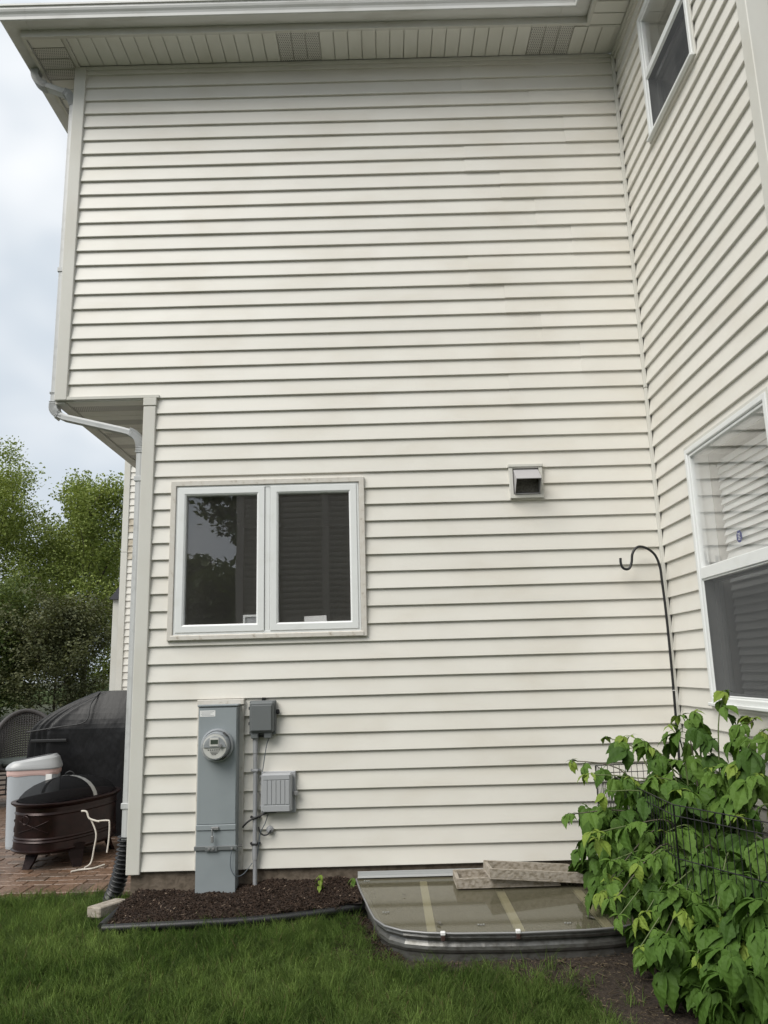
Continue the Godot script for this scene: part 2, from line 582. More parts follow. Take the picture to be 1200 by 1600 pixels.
func ring(b: MB, xf: Transform3D, x0: float, y0: float, x1: float, y1: float, w: float, z0: float, z1: float, slope := 0.0) -> void:
	var o := [Vector2(x0, y0), Vector2(x1, y0), Vector2(x1, y1), Vector2(x0, y1)]
	var i_ := [Vector2(x0 + w, y0 + w), Vector2(x1 - w, y0 + w), Vector2(x1 - w, y1 - w), Vector2(x0 + w, y1 - w)]
	var mid := Vector2((x0 + x1) / 2.0, (y0 + y1) / 2.0)
	for k in 4:
		var a: Vector2 = o[k]
		var d: Vector2 = o[(k + 1) % 4]
		var p: Vector2 = i_[k]
		var q: Vector2 = i_[(k + 1) % 4]
		var ed := (d - a).normalized()
		var outw := Vector2(ed.y, -ed.x)
		var c := 0.003
		var a2 := a.lerp(p, c / w)
		var d2 := d.lerp(q, c / w)
		var p2 := p.lerp(a, (c + slope) / w)
		var q2 := q.lerp(d, (c + slope) / w)
		var h3 := xf.basis * Vector3(outw.x, outw.y, 0)
		var nz := xf.basis * Vector3(0, 0, 1)
		var g := func(v2: Vector2, z: float) -> Vector3: return xf * Vector3(v2.x, v2.y, z)
		b.quad(g.call(a2, z1), g.call(d2, z1), g.call(q2, z1), g.call(p2, z1), nz)
		b.quad(g.call(a, z1 - c), g.call(d, z1 - c), g.call(d2, z1), g.call(a2, z1), nz + h3)
		b.quad(g.call(p, z1 - c - slope * 0.6), g.call(q, z1 - c - slope * 0.6), g.call(q2, z1), g.call(p2, z1), nz - h3)
		b.quad(g.call(a, z0), g.call(d, z0), g.call(d, z1 - c), g.call(a, z1 - c), h3)
		b.quad(g.call(p, z0), g.call(q, z0), g.call(q, z1 - c - slope * 0.6), g.call(p, z1 - c - slope * 0.6), -h3)


func lbox(parent: Node3D, called: String, xf: Transform3D, lo: Vector3, hi: Vector3, m: Material, bev := 0.0) -> MeshInstance3D:
	var b := MB.new()
	b.box(lo, hi, bev, xf)
	return put(parent, called, b, m)


func lring(parent: Node3D, called: String, xf: Transform3D, r: Rect2, w: float, z0: float, z1: float, m: Material, slope := 0.0) -> MeshInstance3D:
	var b := MB.new()
	ring(b, xf, r.position.x, r.position.y, r.end.x, r.end.y, w, z0, z1, slope)
	return put(parent, called, b, m)


func dark_room(win: Node3D, xf: Transform3D, r: Rect2, depth: float, m: Material) -> void:   # a closed room behind a window: back, sides, floor, ceiling
	var a := r.position
	var e := r.end
	var b := MB.new()
	b.box(Vector3(a.x - 0.1, a.y - 0.1, -depth - 0.1), Vector3(e.x + 0.1, e.y + 0.1, -depth), 0.0, xf)
	b.box(Vector3(a.x - 0.1, a.y - 0.1, -depth), Vector3(a.x, e.y + 0.1, -0.112), 0.0, xf)
	b.box(Vector3(e.x, a.y - 0.1, -depth), Vector3(e.x + 0.1, e.y + 0.1, -0.112), 0.0, xf)
	b.box(Vector3(a.x, a.y - 0.1, -depth), Vector3(e.x, a.y, -0.112), 0.0, xf)
	b.box(Vector3(a.x, e.y, -depth), Vector3(e.x, e.y + 0.1, -0.112), 0.0, xf)
	put(win, "room", b, m)


func hung_window(house: Node3D, xf: Transform3D, r: Rect2, rail: float, rail_h: float, blind: bool, label: String) -> void:
	var w := sub(house, "window")
	w.set_meta("label", label)
	lring(w, "trim", xf, r.grow(0.022), 0.026, 0.0, 0.012, M.trim)
	lring(w, "frame", xf, r, 0.034, -0.11, 0.02, M.vinyl_white, 0.004)
	var g := r.grow(-0.034)
	lbox(w, "sill", xf, Vector3(r.position.x - 0.01, r.position.y - 0.018, 0.0), Vector3(r.end.x + 0.01, r.position.y + 0.002, 0.034), M.vinyl_white, 0.004)
	var mid := rail + rail_h
	lring(w, "sash", xf, Rect2(g.position.x, rail, g.size.x, g.end.y - rail), 0.018, -0.04, 0.010, M.vinyl_white)
	lbox(w, "meeting_rail", xf, Vector3(g.position.x + 0.002, rail, -0.045), Vector3(g.end.x - 0.002, mid, 0.013), M.vinyl_white, 0.004)
	for z: float in [-0.002, -0.014]:
		lbox(w, "pane", xf, Vector3(g.position.x + 0.012, mid, z - 0.004), Vector3(g.end.x - 0.012, g.end.y - 0.012, z), M.glass)
	lring(w, "sash", xf, Rect2(g.position.x, g.position.y, g.size.x, rail - g.position.y), 0.016, -0.095, -0.055, M.vinyl_white)
	lbox(w, "pane", xf, Vector3(g.position.x + 0.01, g.position.y + 0.01, -0.08), Vector3(g.end.x - 0.01, rail, -0.076), M.glass)
	var s := MB.new()
	var q := [xf * Vector3(g.position.x + 0.01, g.position.y + 0.01, 0.0), xf * Vector3(g.end.x - 0.01, g.position.y + 0.01, 0.0), xf * Vector3(g.end.x - 0.01, rail, 0.0), xf * Vector3(g.position.x + 0.01, rail, 0.0)]
	s.quad(q[0], q[1], q[2], q[3], xf.basis.z)
	put(w, "insect_screen", s, M.insect_screen)
	lring(w, "screen_frame", xf, Rect2(g.position.x, g.position.y, g.size.x, rail - g.position.y), 0.010, -0.006, 0.006, M.vinyl_white)
	lring(w, "jamb", xf, r.grow(-0.025), 0.012, -0.20, -0.112, M.room_dark)
	var room := r.grow(0.25)
	dark_room(w, xf, Rect2(room.position.x, room.position.y, room.size.x, room.size.y), 1.6, M.room_dark)
	if blind:
		var y := g.position.y + 0.02
		while y < g.end.y - 0.03:
			var t := Transform3D(Basis(Vector3.RIGHT, 1.15), Vector3((g.position.x + g.end.x) / 2.0, y, -0.155))
			lbox(w, "slat", xf * t, Vector3(-g.size.x / 2.0 + 0.02, -0.0015, -0.026), Vector3(g.size.x / 2.0 - 0.02, 0.0015, 0.026), M.blind)
			y += 0.046


func strip_soffit(s: Node3D, lo: Vector3, hi: Vector3, vented := false) -> void:
	bx(s, "soffit_panel", lo, hi, M.soffit_vented if vented else M.soffit, 0.0025)


func build_house() -> void:
	var house := thing("house", "cream lap-sided two-storey house with an overhanging upper floor and white windows", "house", Vector3(1.0, GY, -0.1))
	var X := Vector3.RIGHT
	var Z := Vector3.BACK
	# front wall
	var front := sub(house, "front_wall")
	var win := [-0.215, 1.053, 1.425, 2.456]
	var holes := [win, [-0.016, 0.268, -1.0, 1.016], [2.085, 2.268, 2.315, 2.51]]
	var jx := {48: 720.0, 46: 828.0, 44: 882.0, 42: 726.0, 40: 782.0, 38: 837.0, 36: 894.0, 34: 732.0, 32: 789.0, 30: 847.0, 28: 908.0, 26: 796.0}
	for k in 51:
		var j := INF
		if jx.has(k - k % 2):
			j = at(2, 0.0, jx[k - k % 2], 380.0).x + 0.0
			var yy := (k - k % 2 + 1) * P
			# the joint was read off the picture at its own height
			for py in range(80, 720, 4):
				var p := at(2, 0.0, jx[k - k % 2], py)
				if p.y < yy:
					j = p.x
					break
		siding(front, Vector3.ZERO, X, Z, k, -0.366 if k < 27 else -0.987, 3.0415, holes, j, 5.765)
	var sh := MB.new()
	for b in [[-1.05, 3.12, 3.17, 5.80], [-0.43, 0.0, -0.215, 3.12], [1.053, 0.0, 3.17, 3.12], [-0.215, 0.0, 1.053, 1.425], [-0.215, 2.456, 1.053, 3.12]]:
		sh.box(Vector3(b[0], b[1], -0.11), Vector3(b[2], b[3], -0.0165))
	put(front, "sheathing", sh, M.siding_1)
	bx(front, "frieze_trim", Vector3(-0.985, 5.748, -0.012), Vector3(3.041, 5.777, 0.016), M.trim, 0.003)
	bx(front, "starter_trim", Vector3(-0.985, 3.083, -0.012), Vector3(-0.34, 3.106, 0.017), M.trim, 0.002)
	# corner posts
	var cp := MB.new()
	cp.box(Vector3(-1.072, 3.083, -0.09), Vector3(-0.985, 5.775, 0.018), 0.004)
	put(house, "corner_post", cp, M.trim)
	bx(house, "corner_post", Vector3(-0.446, -0.015, -0.09), Vector3(-0.36, 3.022, 0.018), M.trim, 0.004)
	bx(house, "corner_post", Vector3(-0.448, 3.026, -0.09), Vector3(-0.357, 3.082, 0.021), M.trim, 0.003)
	bx(house, "corner_post", Vector3(3.0415, -0.01, -0.012), Vector3(3.0640, 3.06, 0.024), M.trim, 0.003)
	bx(house, "corner_post", Vector3(3.0405, 3.063, -0.012), Vector3(3.0645, 5.775, 0.025), M.trim, 0.003)
	# foundation and the parts of the body that close the house behind the walls
	bx(house, "foundation", Vector3(-0.425, -0.9, -0.3), Vector3(3.055, 0.012, -0.022), M.foundation)
	bx(house, "foundation", Vector3(3.085, -0.9, -0.3), Vector3(3.3, 0.012, 1.85), M.foundation)
	bx(house, "side_wall", Vector3(-0.44, -0.5, -7.4), Vector3(-0.37, 3.1, -0.092), M.siding_0)
	bx(house, "side_wall", Vector3(-1.06, 3.1, -3.0), Vector3(-0.98, 5.8, -0.092), M.siding_0)

	# right wall, running towards the viewer from the inside corner
	var right := sub(house, "right_wall")
	var xr := Transform3D(Basis(Vector3(0, 0, 1), Vector3(0, 1, 0), Vector3(-1, 0, 0)), Vector3(3.0595, 0, 0))
	var lowr := Rect2(0.575, 0.952, 1.02, 1.49)
	var uppr := Rect2(0.565, 4.605, 0.73, 0.925)
	var rholes := [[lowr.position.x - 0.01, lowr.end.x + 0.01, lowr.position.y - 0.01, lowr.end.y + 0.01], [uppr.position.x - 0.01, uppr.end.x + 0.01, uppr.position.y - 0.01, uppr.end.y + 0.01]]
	for k in 51:
		siding(right, xr.origin, Z, -X, k, 0.024, 1.815, rholes, INF, 5.765)
	var rs := MB.new()
	for b in [[0.0, 0.0, 0.565, 5.8], [1.605, 0.0, 1.84, 5.8], [0.565, 0.0, 1.605, 0.942], [0.565, 2.452, 1.605, 4.595], [0.565, 5.54, 1.605, 5.8], [1.305, 4.595, 1.605, 5.54]]:
		rs.box(Vector3(3.076, b[1], b[0]), Vector3(3.17, b[3], b[2]))
	put(right, "sheathing", rs, M.siding_1)
	bx(right, "frieze_trim", Vector3(3.043, 5.748, 0.026), Vector3(3.0715, 5.777, 1.81), M.trim, 0.003)
	bx(house, "corner_post", Vector3(3.0415, -0.01, 1.813), Vector3(3.155, 5.775, 1.898), M.trim, 0.004)
	hung_window(house, xr, lowr, 1.652, 0.068, true, "large sash window with a closed white blind behind it")
	hung_window(house, xr, uppr, 5.035, 0.055, false, "small upper sash window under the eave")
	# security sticker on the glass
	var st := MB.new()
	var so := at(0, 3.0603, 1155, 838)
	for i in 8:
		var a := TAU * (i + 0.5) / 8
		var b := TAU * (i + 1.5) / 8
		st.flat(so, so + Vector3(0, sin(a) * 0.034, cos(a) * 0.034), so + Vector3(0, sin(b) * 0.034, cos(b) * 0.034), -X)
	put(house, "window_sticker", st, mat("sticker_blue", lin(0.06, 0.07, 0.19), 0.4))
	var st2 := MB.new()
	for i in 5:
		st2.box(so + Vector3(-0.0012, 0.014 - 0.008 * i, -0.014 + 0.004 * (i % 2)), so + Vector3(-0.0006, 0.017 - 0.008 * i, 0.014 - 0.003 * (i % 3)))
	put(house, "sticker_print", st2, M.sticker)

	# the wall beyond the outside corner, facing the viewer
	var beyond := sub(house, "forward_wall")
	for k in range(24, 51):
		siding(beyond, Vector3(0, 0, 1.888), X, Z, k, 3.155, 5.6, [], INF, 5.765)
	bx(beyond, "sheathing", Vector3(3.172, -0.2, 1.78), Vector3(5.6, 5.8, 1.872), M.siding_1)

	# casement window
	var w := sub(house, "window")
	w.set_meta("label", "white double casement window with dark glass")
	var I := Transform3D()
	lring(w, "trim", I, Rect2(-0.236, 1.404, 1.311, 1.073), 0.036, -0.012, 0.022, M.trim_weathered)
	lring(w, "frame", I, Rect2(-0.2, 1.438, 1.238, 1.004), 0.02, -0.11, 0.012, M.vinyl_white)
	bx(w, "mullion", Vector3(0.402, 1.455, -0.1), Vector3(0.437, 2.424, 0.010), M.vinyl_white, 0.003)
	bx(w, "sill", Vector3(-0.215, 1.405, 0.0), Vector3(1.055, 1.437, 0.027), M.trim_weathered, 0.004)
	for s in [[-0.184, 0.400], [0.439, 1.022]]:
		var sash := lring(w, "sash", I, Rect2(s[0], 1.454, s[1] - s[0], 0.974), 0.052, -0.03, 0.018, M.vinyl_white, 0.008)
		sash.set_meta("label", "white casement sash")
		for z: float in [-0.012, -0.026]:
			bx(w, "pane", Vector3(s[0] + 0.045, 1.50, z - 0.004), Vector3(s[1] - 0.045, 2.384, z), M.glass)
	dark_room(w, I, Rect2(-0.33, 0.35, 3.2, 2.4), 3.2, M.room)
	bx(w, "inner_sill", Vector3(-0.215, 1.436, -0.2), Vector3(1.053, 1.456, -0.1), M.vinyl_white)

	# eaves: soffit, fascia, gutter, roof
	var sf := sub(house, "soffit")
	var xs := -1.056
	for i in 40:
		var a := xs + 0.1044 * i
		var b := minf(a + 0.0985, 3.04)
		if a > 3.0:
			break
		var zf := 0.302 if b < 2.80 else 0.27
		strip_soffit(sf, Vector3(maxf(a, -1.03), 5.779, 0.017), Vector3(b, 5.786, zf), i in [15, 16, 17, 33, 34, 35])
	for i in 14:
		var z1 := 0.30 - 0.1044 * i
		strip_soffit(sf, Vector3(-1.316, 5.779, z1 - 0.0985), Vector3(-1.074, 5.786, z1), i in [1, 2, 3, 9, 10, 11])
	for i in 20:
		var z0 := 0.285 + 0.1044 * i
		strip_soffit(sf, Vector3(2.806, 5.779, z0), Vector3(3.04, 5.786, z0 + 0.0985), i in [6, 7, 8])
	var sb := MB.new()
	sb.box(Vector3(-1.33, 5.790, -1.2), Vector3(-1.06, 5.80, 0.31))
	sb.box(Vector3(-1.06, 5.790, 0.0), Vector3(3.06, 5.80, 0.31))
	sb.box(Vector3(2.79, 5.790, 0.31), Vector3(3.06, 5.80, 2.25))
	put(sf, "soffit_backing", sb, M.soffit)
	for c in [[-1.066, -1.034, 0.0, 0.305], [2.776, 2.806, 0.28, 2.25]]:
		bx(sf, "channel", Vector3(c[0], 5.771, c[2]), Vector3(c[1], 5.789, c[3]), M.trim, 0.003)
	bx(sf, "channel", Vector3(2.806, 5.773, 0.268), Vector3(3.04, 5.788, 0.284), M.trim, 0.002)
	var eave := func(d: float, y: float) -> Array:
		return [Vector3(-1.345 - d, y, -1.25), Vector3(-1.345 - d, y, 0.325 + d), Vector3(2.78 - d, y, 0.325 + d), Vector3(2.78 - d, y, 2.3)]
	var loft := func(called: String, prof: Array, m: Material) -> void:
		for seg in 3:
			var b := MB.new()
			for i in prof.size() - 1:
				var p: Array = eave.call(prof[i].x, prof[i].y)
				var q: Array = eave.call(prof[i + 1].x, prof[i + 1].y)
				var outw := Vector3.LEFT if seg != 1 else Vector3.BACK
				var e: Vector2 = Vector2(prof[i + 1].y - prof[i].y, prof[i].x - prof[i + 1].x)
				b.quad(p[seg], p[seg + 1], q[seg + 1], q[seg], outw * e.x + Vector3.UP * e.y)
			put(house, called, b, m)
	loft.call("fascia", [Vector2(-0.024, 5.772), Vector2(-0.024, 5.760), Vector2(0, 5.760), Vector2(0, 5.96)], M.trim)
	loft.call("gutter", [Vector2(0.002, 5.915), Vector2(0.002, 5.815), Vector2(0.098, 5.803), Vector2(0.105, 5.808), Vector2(0.107, 5.83), Vector2(0.112, 5.845), Vector2(0.122, 5.86), Vector2(0.127, 5.875), Vector2(0.127, 5.893), Vector2(0.137, 5.896), Vector2(0.138, 5.91), Vector2(0.126, 5.912), Vector2(0.124, 5.90)], M.gutter)
	# seam sleeves on the gutter
	for c: float in [-1.27, 2.58]:
		var b := MB.new()
		var prof := [Vector2(0.097, 5.8015), Vector2(0.1065, 5.806), Vector2(0.1085, 5.83), Vector2(0.1135, 5.845), Vector2(0.1235, 5.86), Vector2(0.1285, 5.875), Vector2(0.1285, 5.893), Vector2(0.1385, 5.895)]
		for i in prof.size() - 1:
			var p0 := Vector3(c, prof[i].y, 0.325 + prof[i].x)
			var p1 := Vector3(c, prof[i + 1].y, 0.325 + prof[i + 1].x)
			b.quad(p0, p0 + X * 0.004, p1 + X * 0.004, p1, Vector3(0, -0.3, 1))
		b.box(Vector3(c, 5.8, 0.33), Vector3(c + 0.004, 5.8035, 0.424))
		put(house, "gutter_seam", b, M.gutter)
	var rf := MB.new()
	var pk := Vector3(0, 2.0, 0)
	var e0: Array = eave.call(0.05, 5.93)
	rf.quad(e0[0], e0[1], Vector3(1.2, 7.6, -2.6), Vector3(1.2, 7.6, -3.2), Vector3(-1, 1, 0))
	rf.quad(e0[1], e0[2], Vector3(3.6, 7.6, -2.4), Vector3(1.2, 7.6, -2.6), Vector3(0, 1, 1))
	rf.quad(e0[2], e0[3], Vector3(5.4, 7.6, 2.3), Vector3(3.6, 7.6, -2.4), Vector3(-1, 1, 0))
	put(house, "roof", rf, M.shingle)

	# underside of the overhang
	var us := sub(house, "overhang_soffit")
	for i in 28:
		var z1 := -0.012 - 0.1044 * i
		bx(us, "soffit_panel", Vector3(-1.0, 3.076, z1 - 0.1), Vector3(-0.448, 3.083, z1), M.soffit_vented if i % 3 == 1 else M.soffit, 0.0025)
	bx(us, "soffit_backing", Vector3(-1.06, 3.0855, -3.0), Vector3(-0.38, 3.098, -0.095), M.soffit)
	bx(us, "edge_trim", Vector3(-1.074, 3.062, -3.0), Vector3(-1.004, 3.0815, -0.012), M.trim, 0.003)

	# downspout
	var ds := sub(house, "downspout")
	var prof2 := []
	for i in 12:      # ribbed rectangle, x along the view, y across it
		var t := TAU * (i + 0.5) / 12
		prof2.append(Vector2(clampf(cos(t) * 1.35, -1, 1) * 0.034 * (1.0 if i % 2 == 0 else 0.96), clampf(sin(t) * 1.35, -1, 1) * 0.0205))
	var zc := -0.055
	var pa := [Vector3(-1.40, 5.81, zc), Vector3(-1.40, 5.765, zc), Vector3(-1.385, 5.72, zc), Vector3(-1.345, 5.68, zc), Vector3(-1.29, 5.655, zc), Vector3(-1.165, 5.60, zc), Vector3(-1.125, 5.575, zc), Vector3(-1.105, 5.53, zc), Vector3(-1.094, 5.48, zc)]
	var pb := [Vector3(-1.094, 5.49, zc), Vector3(-1.094, 3.12, zc)]
	var pc := [Vector3(-1.094, 3.16, zc), Vector3(-1.094, 3.08, zc), Vector3(-1.092, 3.035, zc), Vector3(-1.065, 3.0, zc), Vector3(-1.015, 2.975, zc), Vector3(-0.60, 2.868, zc), Vector3(-0.535, 2.848, zc), Vector3(-0.495, 2.815, zc), Vector3(-0.476, 2.765, zc), Vector3(-0.476, 2.70, zc)]
	var pd := [Vector3(-0.476, 2.72, zc), Vector3(-0.474, 0.17, zc)]
	for p in [["elbow", pa, 1.06], ["pipe", pb, 1.0], ["elbow", pc, 1.06], ["pipe", pd, 1.0]]:
		var b := MB.new()
		var q2 := []
		for v2: Vector2 in prof2:
			q2.append(v2 * p[2])
		b.sweep(q2, p[1], Vector3.BACK)
		if p[0] == "elbow":   # crimped rings on the bends
			var path := curve(p[1], 6)
			for i in path.size() - 1:
				var dd: Vector3 = (path[i + 1] - path[i])
				if dd.length() < 0.014:
					b.sweep([Vector2(-0.039, -0.0285), Vector2(0.039, -0.0285), Vector2(0.039, 0.0285), Vector2(-0.039, 0.0285)], [path[i], path[i] + dd.normalized() * 0.004], Vector3.BACK)
		put(ds, p[0], b, M.downspout)
	for c in [[-1.094, 4.1], [-0.476, 2.515], [-0.474, 0.385]]:
		bx(ds, "strap", Vector3(c[0] - 0.029, c[1] - 0.018, -0.094), Vector3(c[0] + 0.029, c[1] + 0.018, -0.016), M.downspout, 0.003)

	# rear wing seen past the overhang
	var rear := sub(house, "rear_wall")
	for k in range(0, 51):
		siding(rear, Vector3(0, 0, -7.5), X, Z, k, -3.05, -0.4, [], INF, INF, k in [27, 28, 29, 30, 31, 32] and k != 30)
	bx(rear, "sheathing", Vector3(-3.1, -0.5, -7.65), Vector3(-0.38, 5.85, -7.517), M.siding_1)
	bx(house, "corner_post", Vector3(-3.155, -0.2, -7.6), Vector3(-3.05, 3.2, -7.482), M.trim, 0.004)
	bx(house, "corner_post", Vector3(-3.153, 3.205, -7.6), Vector3(-3.052, 5.85, -7.484), M.trim, 0.004)
	bx(house, "rear_porch", Vector3(-3.93, -0.4, -11.5), Vector3(-3.3, 2.66, -9.5), M.trim, 0.01)
	bx(house, "corner_post", Vector3(-3.95, -0.4, -9.6), Vector3(-3.84, 2.64, -9.47), M.trim, 0.004)
	var pr := MB.new()
	pr.prism(PackedVector2Array([Vector2(-4.0, 2.62), Vector2(-3.5, 3.3), Vector2(-3.2, 2.62)]), 2.4, Transform3D(Basis(), Vector3(0, 0, -11.8)))
	put(house, "porch_roof", pr, M.shingle)


func build_neighbour() -> void:   # stands behind the viewer; the casement glass mirrors it
	var t := thing("neighbour_house", "grey-beige lap-sided house across the lawn mirrored in the casement glass", "house", Vector3(4.0, GY, 11.0))
	var wall := sub(t, "wall")
	var m := mat("neighbour_siding", lin(0.46, 0.43, 0.39), 0.6)
	var org := Vector3(0, -0.25, 10.0)
	for k in 54:
		for s in [[-1.62, -0.02], [0.12, 9.0]]:
			put(wall, "clapboard", board(org, Vector3.RIGHT, Vector3.FORWARD, s[0], s[1], k, 0.0, P, 0.004, false), m)
	bx(wall, "sheathing", Vector3(-1.62, -0.4, 10.04), Vector3(9.0, 5.95, 16.0), m)
	bx(t, "corner_post", Vector3(-0.02, -0.3, 9.97), Vector3(0.12, 5.9, 10.035), m)
	bx(t, "corner_post", Vector3(-1.74, -0.3, 9.97), Vector3(-1.6, 5.9, 10.1), m)
	var r := MB.new()
	r.prism(PackedVector2Array([Vector2(9.6, 5.9), Vector2(13.0, 8.3), Vector2(16.4, 5.9)]), 11.6, Transform3D(Basis(Vector3(0, 0, 1), Vector3(0, 1, 0), Vector3(1, 0, 0)), Vector3(-2.4, 0, 0)))
	put(t, "roof", r, M.shingle)


# ---------------------------------------------------------------- ground

func mulch_h(x: float, z: float) -> float:
	var t := clampf(z / 0.5, 0.0, 1.0)
	var near := lerpf(-0.125, -0.082, clampf((x + 0.1) / 0.6, 0.0, 1.0))
	return lerpf(near, -0.168, t * t * 0.9 + t * 0.1) + 0.007 * sin(x * 17.0 + z * 9.0) + 0.005 * sin(x * 31.0 - z * 23.0)


func sheet(b: MB, x0: float, x1: float, z0: float, z1: float, y: float) -> void:
	b.quad(Vector3(x0, y, z0), Vector3(x1, y, z0), Vector3(x1, y, z1), Vector3(x0, y, z1), Vector3.UP)


func bumpy(poly: PackedVector2Array, y: float, amp: float, cell: float) -> MB:
	var b := MB.new()
	var lo := poly[0]
	var hi := poly[0]
	for p in poly:
		lo = lo.min(p)
		hi = hi.max(p)
	var f := FastNoiseLite.new()
	f.seed = 9
	f.frequency = 2.2
	var hgt := func(x: float, z: float) -> Vector3: return Vector3(x, y + amp * f.get_noise_2d(x, z), z)
	var nx := int((hi.x - lo.x) / cell)
	var nz := int((hi.y - lo.y) / cell)
	for i in nx:
		for j in nz:
			var x := lo.x + i * cell
			var z := lo.y + j * cell
			if Geometry2D.is_point_in_polygon(Vector2(x + cell / 2, z + cell / 2), poly):
				b.quad(hgt.call(x, z), hgt.call(x + cell, z), hgt.call(x + cell, z + cell), hgt.call(x, z + cell), Vector3.UP)
	return b


func build_ground() -> void:
	var g := MB.new()
	sheet(g, -300, 300, -300, 300, GY - 0.03)
	setting("ground", g, M.lawn_soil)
	# bare earth round the window well and under the bush
	var soil := PackedVector2Array([Vector2(0.9, 0.12), Vector2(1.1, 1.0), Vector2(1.5, 1.22), Vector2(1.95, 1.35), Vector2(2.1, 1.75), Vector2(2.3, 2.2), Vector2(2.6, 2.8), Vector2(3.4, 3.2), Vector2(3.4, -0.3), Vector2(0.9, -0.3)])
	setting("soil", bumpy(soil, GY - 0.020, 0.018, 0.035), M.soil)
	# brick patio
	var b := MB.new()
	b.box(Vector3(-8.0, GY - 0.1, -9.0), Vector3(-0.45, GY - 0.006, -0.30))
	var patio := setting("patio", b, M.paver_sand)
	var meshes := []
	for i in 5:
		var pm := MB.new()
		pm.box(Vector3(-0.1, -0.03, -0.0485), Vector3(0.1, 0.0 + 0.0012 * (i - 2), 0.0485), 0.004)
		meshes.append(pm.mesh())
	var lay := func(x: float, z: float, turn: float) -> void:
		var o := MeshInstance3D.new()
		o.name = "paver"
		o.mesh = meshes[rng.randi_range(0, 4)]
		o.material_override = M["paver_%d" % rng.randi_range(0, 3)]
		patio.add_child(o, true)
		o.position = Vector3(x, GY + 0.016 + rng.randf_range(-0.002, 0.002), z)
		o.rotation = Vector3(rng.randf_range(-0.012, 0.012), turn + rng.randf_range(-0.01, 0.01), rng.randf_range(-0.012, 0.012))
	var n := 0
	for i in 17:                         # border of bricks on end
		lay.call(-0.56 - i * 0.103, -0.415, PI / 2)
		n += 1
	var rows := [[-0.575, 1.95], [-0.678, 2.0], [-0.781, 2.05], [-0.884, 2.1], [-0.987, 2.2], [-1.09, 2.2], [-1.193, 2.3], [-1.296, 2.3], [-1.399, 2.4], [-1.502, 2.4], [-1.605, 2.5], [-1.708, 2.5], [-1.811, 2.6], [-1.914, 2.6], [-2.017, 2.7], [-2.12, 2.7], [-2.223, 2.8], [-2.326, 2.8], [-2.429, 2.9], [-2.532, 2.9], [-2.635, 3.0]]
	for r in rows.size():
		var x := -0.60 - (0.1025 if r % 2 else 0.0)
		if rows[r][0] < -1.8:
			x = -1.0 - (0.1025 if r % 2 else 0.0)
		while x > -rows[r][1] - 0.2 and n < 300:
			lay.call(x, rows[r][0], 0.0)
			n += 1
			x -= 0.205
	# the far pavers, too small to pick apart, in one piece
	var far := MB.new()
	for r in 26:
		var z := -2.738 - 0.103 * r
		var x := -1.2 - (0.1025 if r % 2 else 0.0)
		while x > -4.6:
			far.box(Vector3(x - 0.1, GY - 0.02, z - 0.0485), Vector3(x + 0.1, GY + 0.015 + rng.randf_range(-0.002, 0.002), z + 0.0485))
			x -= 0.205
	var fo := put(patio, "paving", far, M.paver_1)
	fo.set_meta("kind", "stuff")


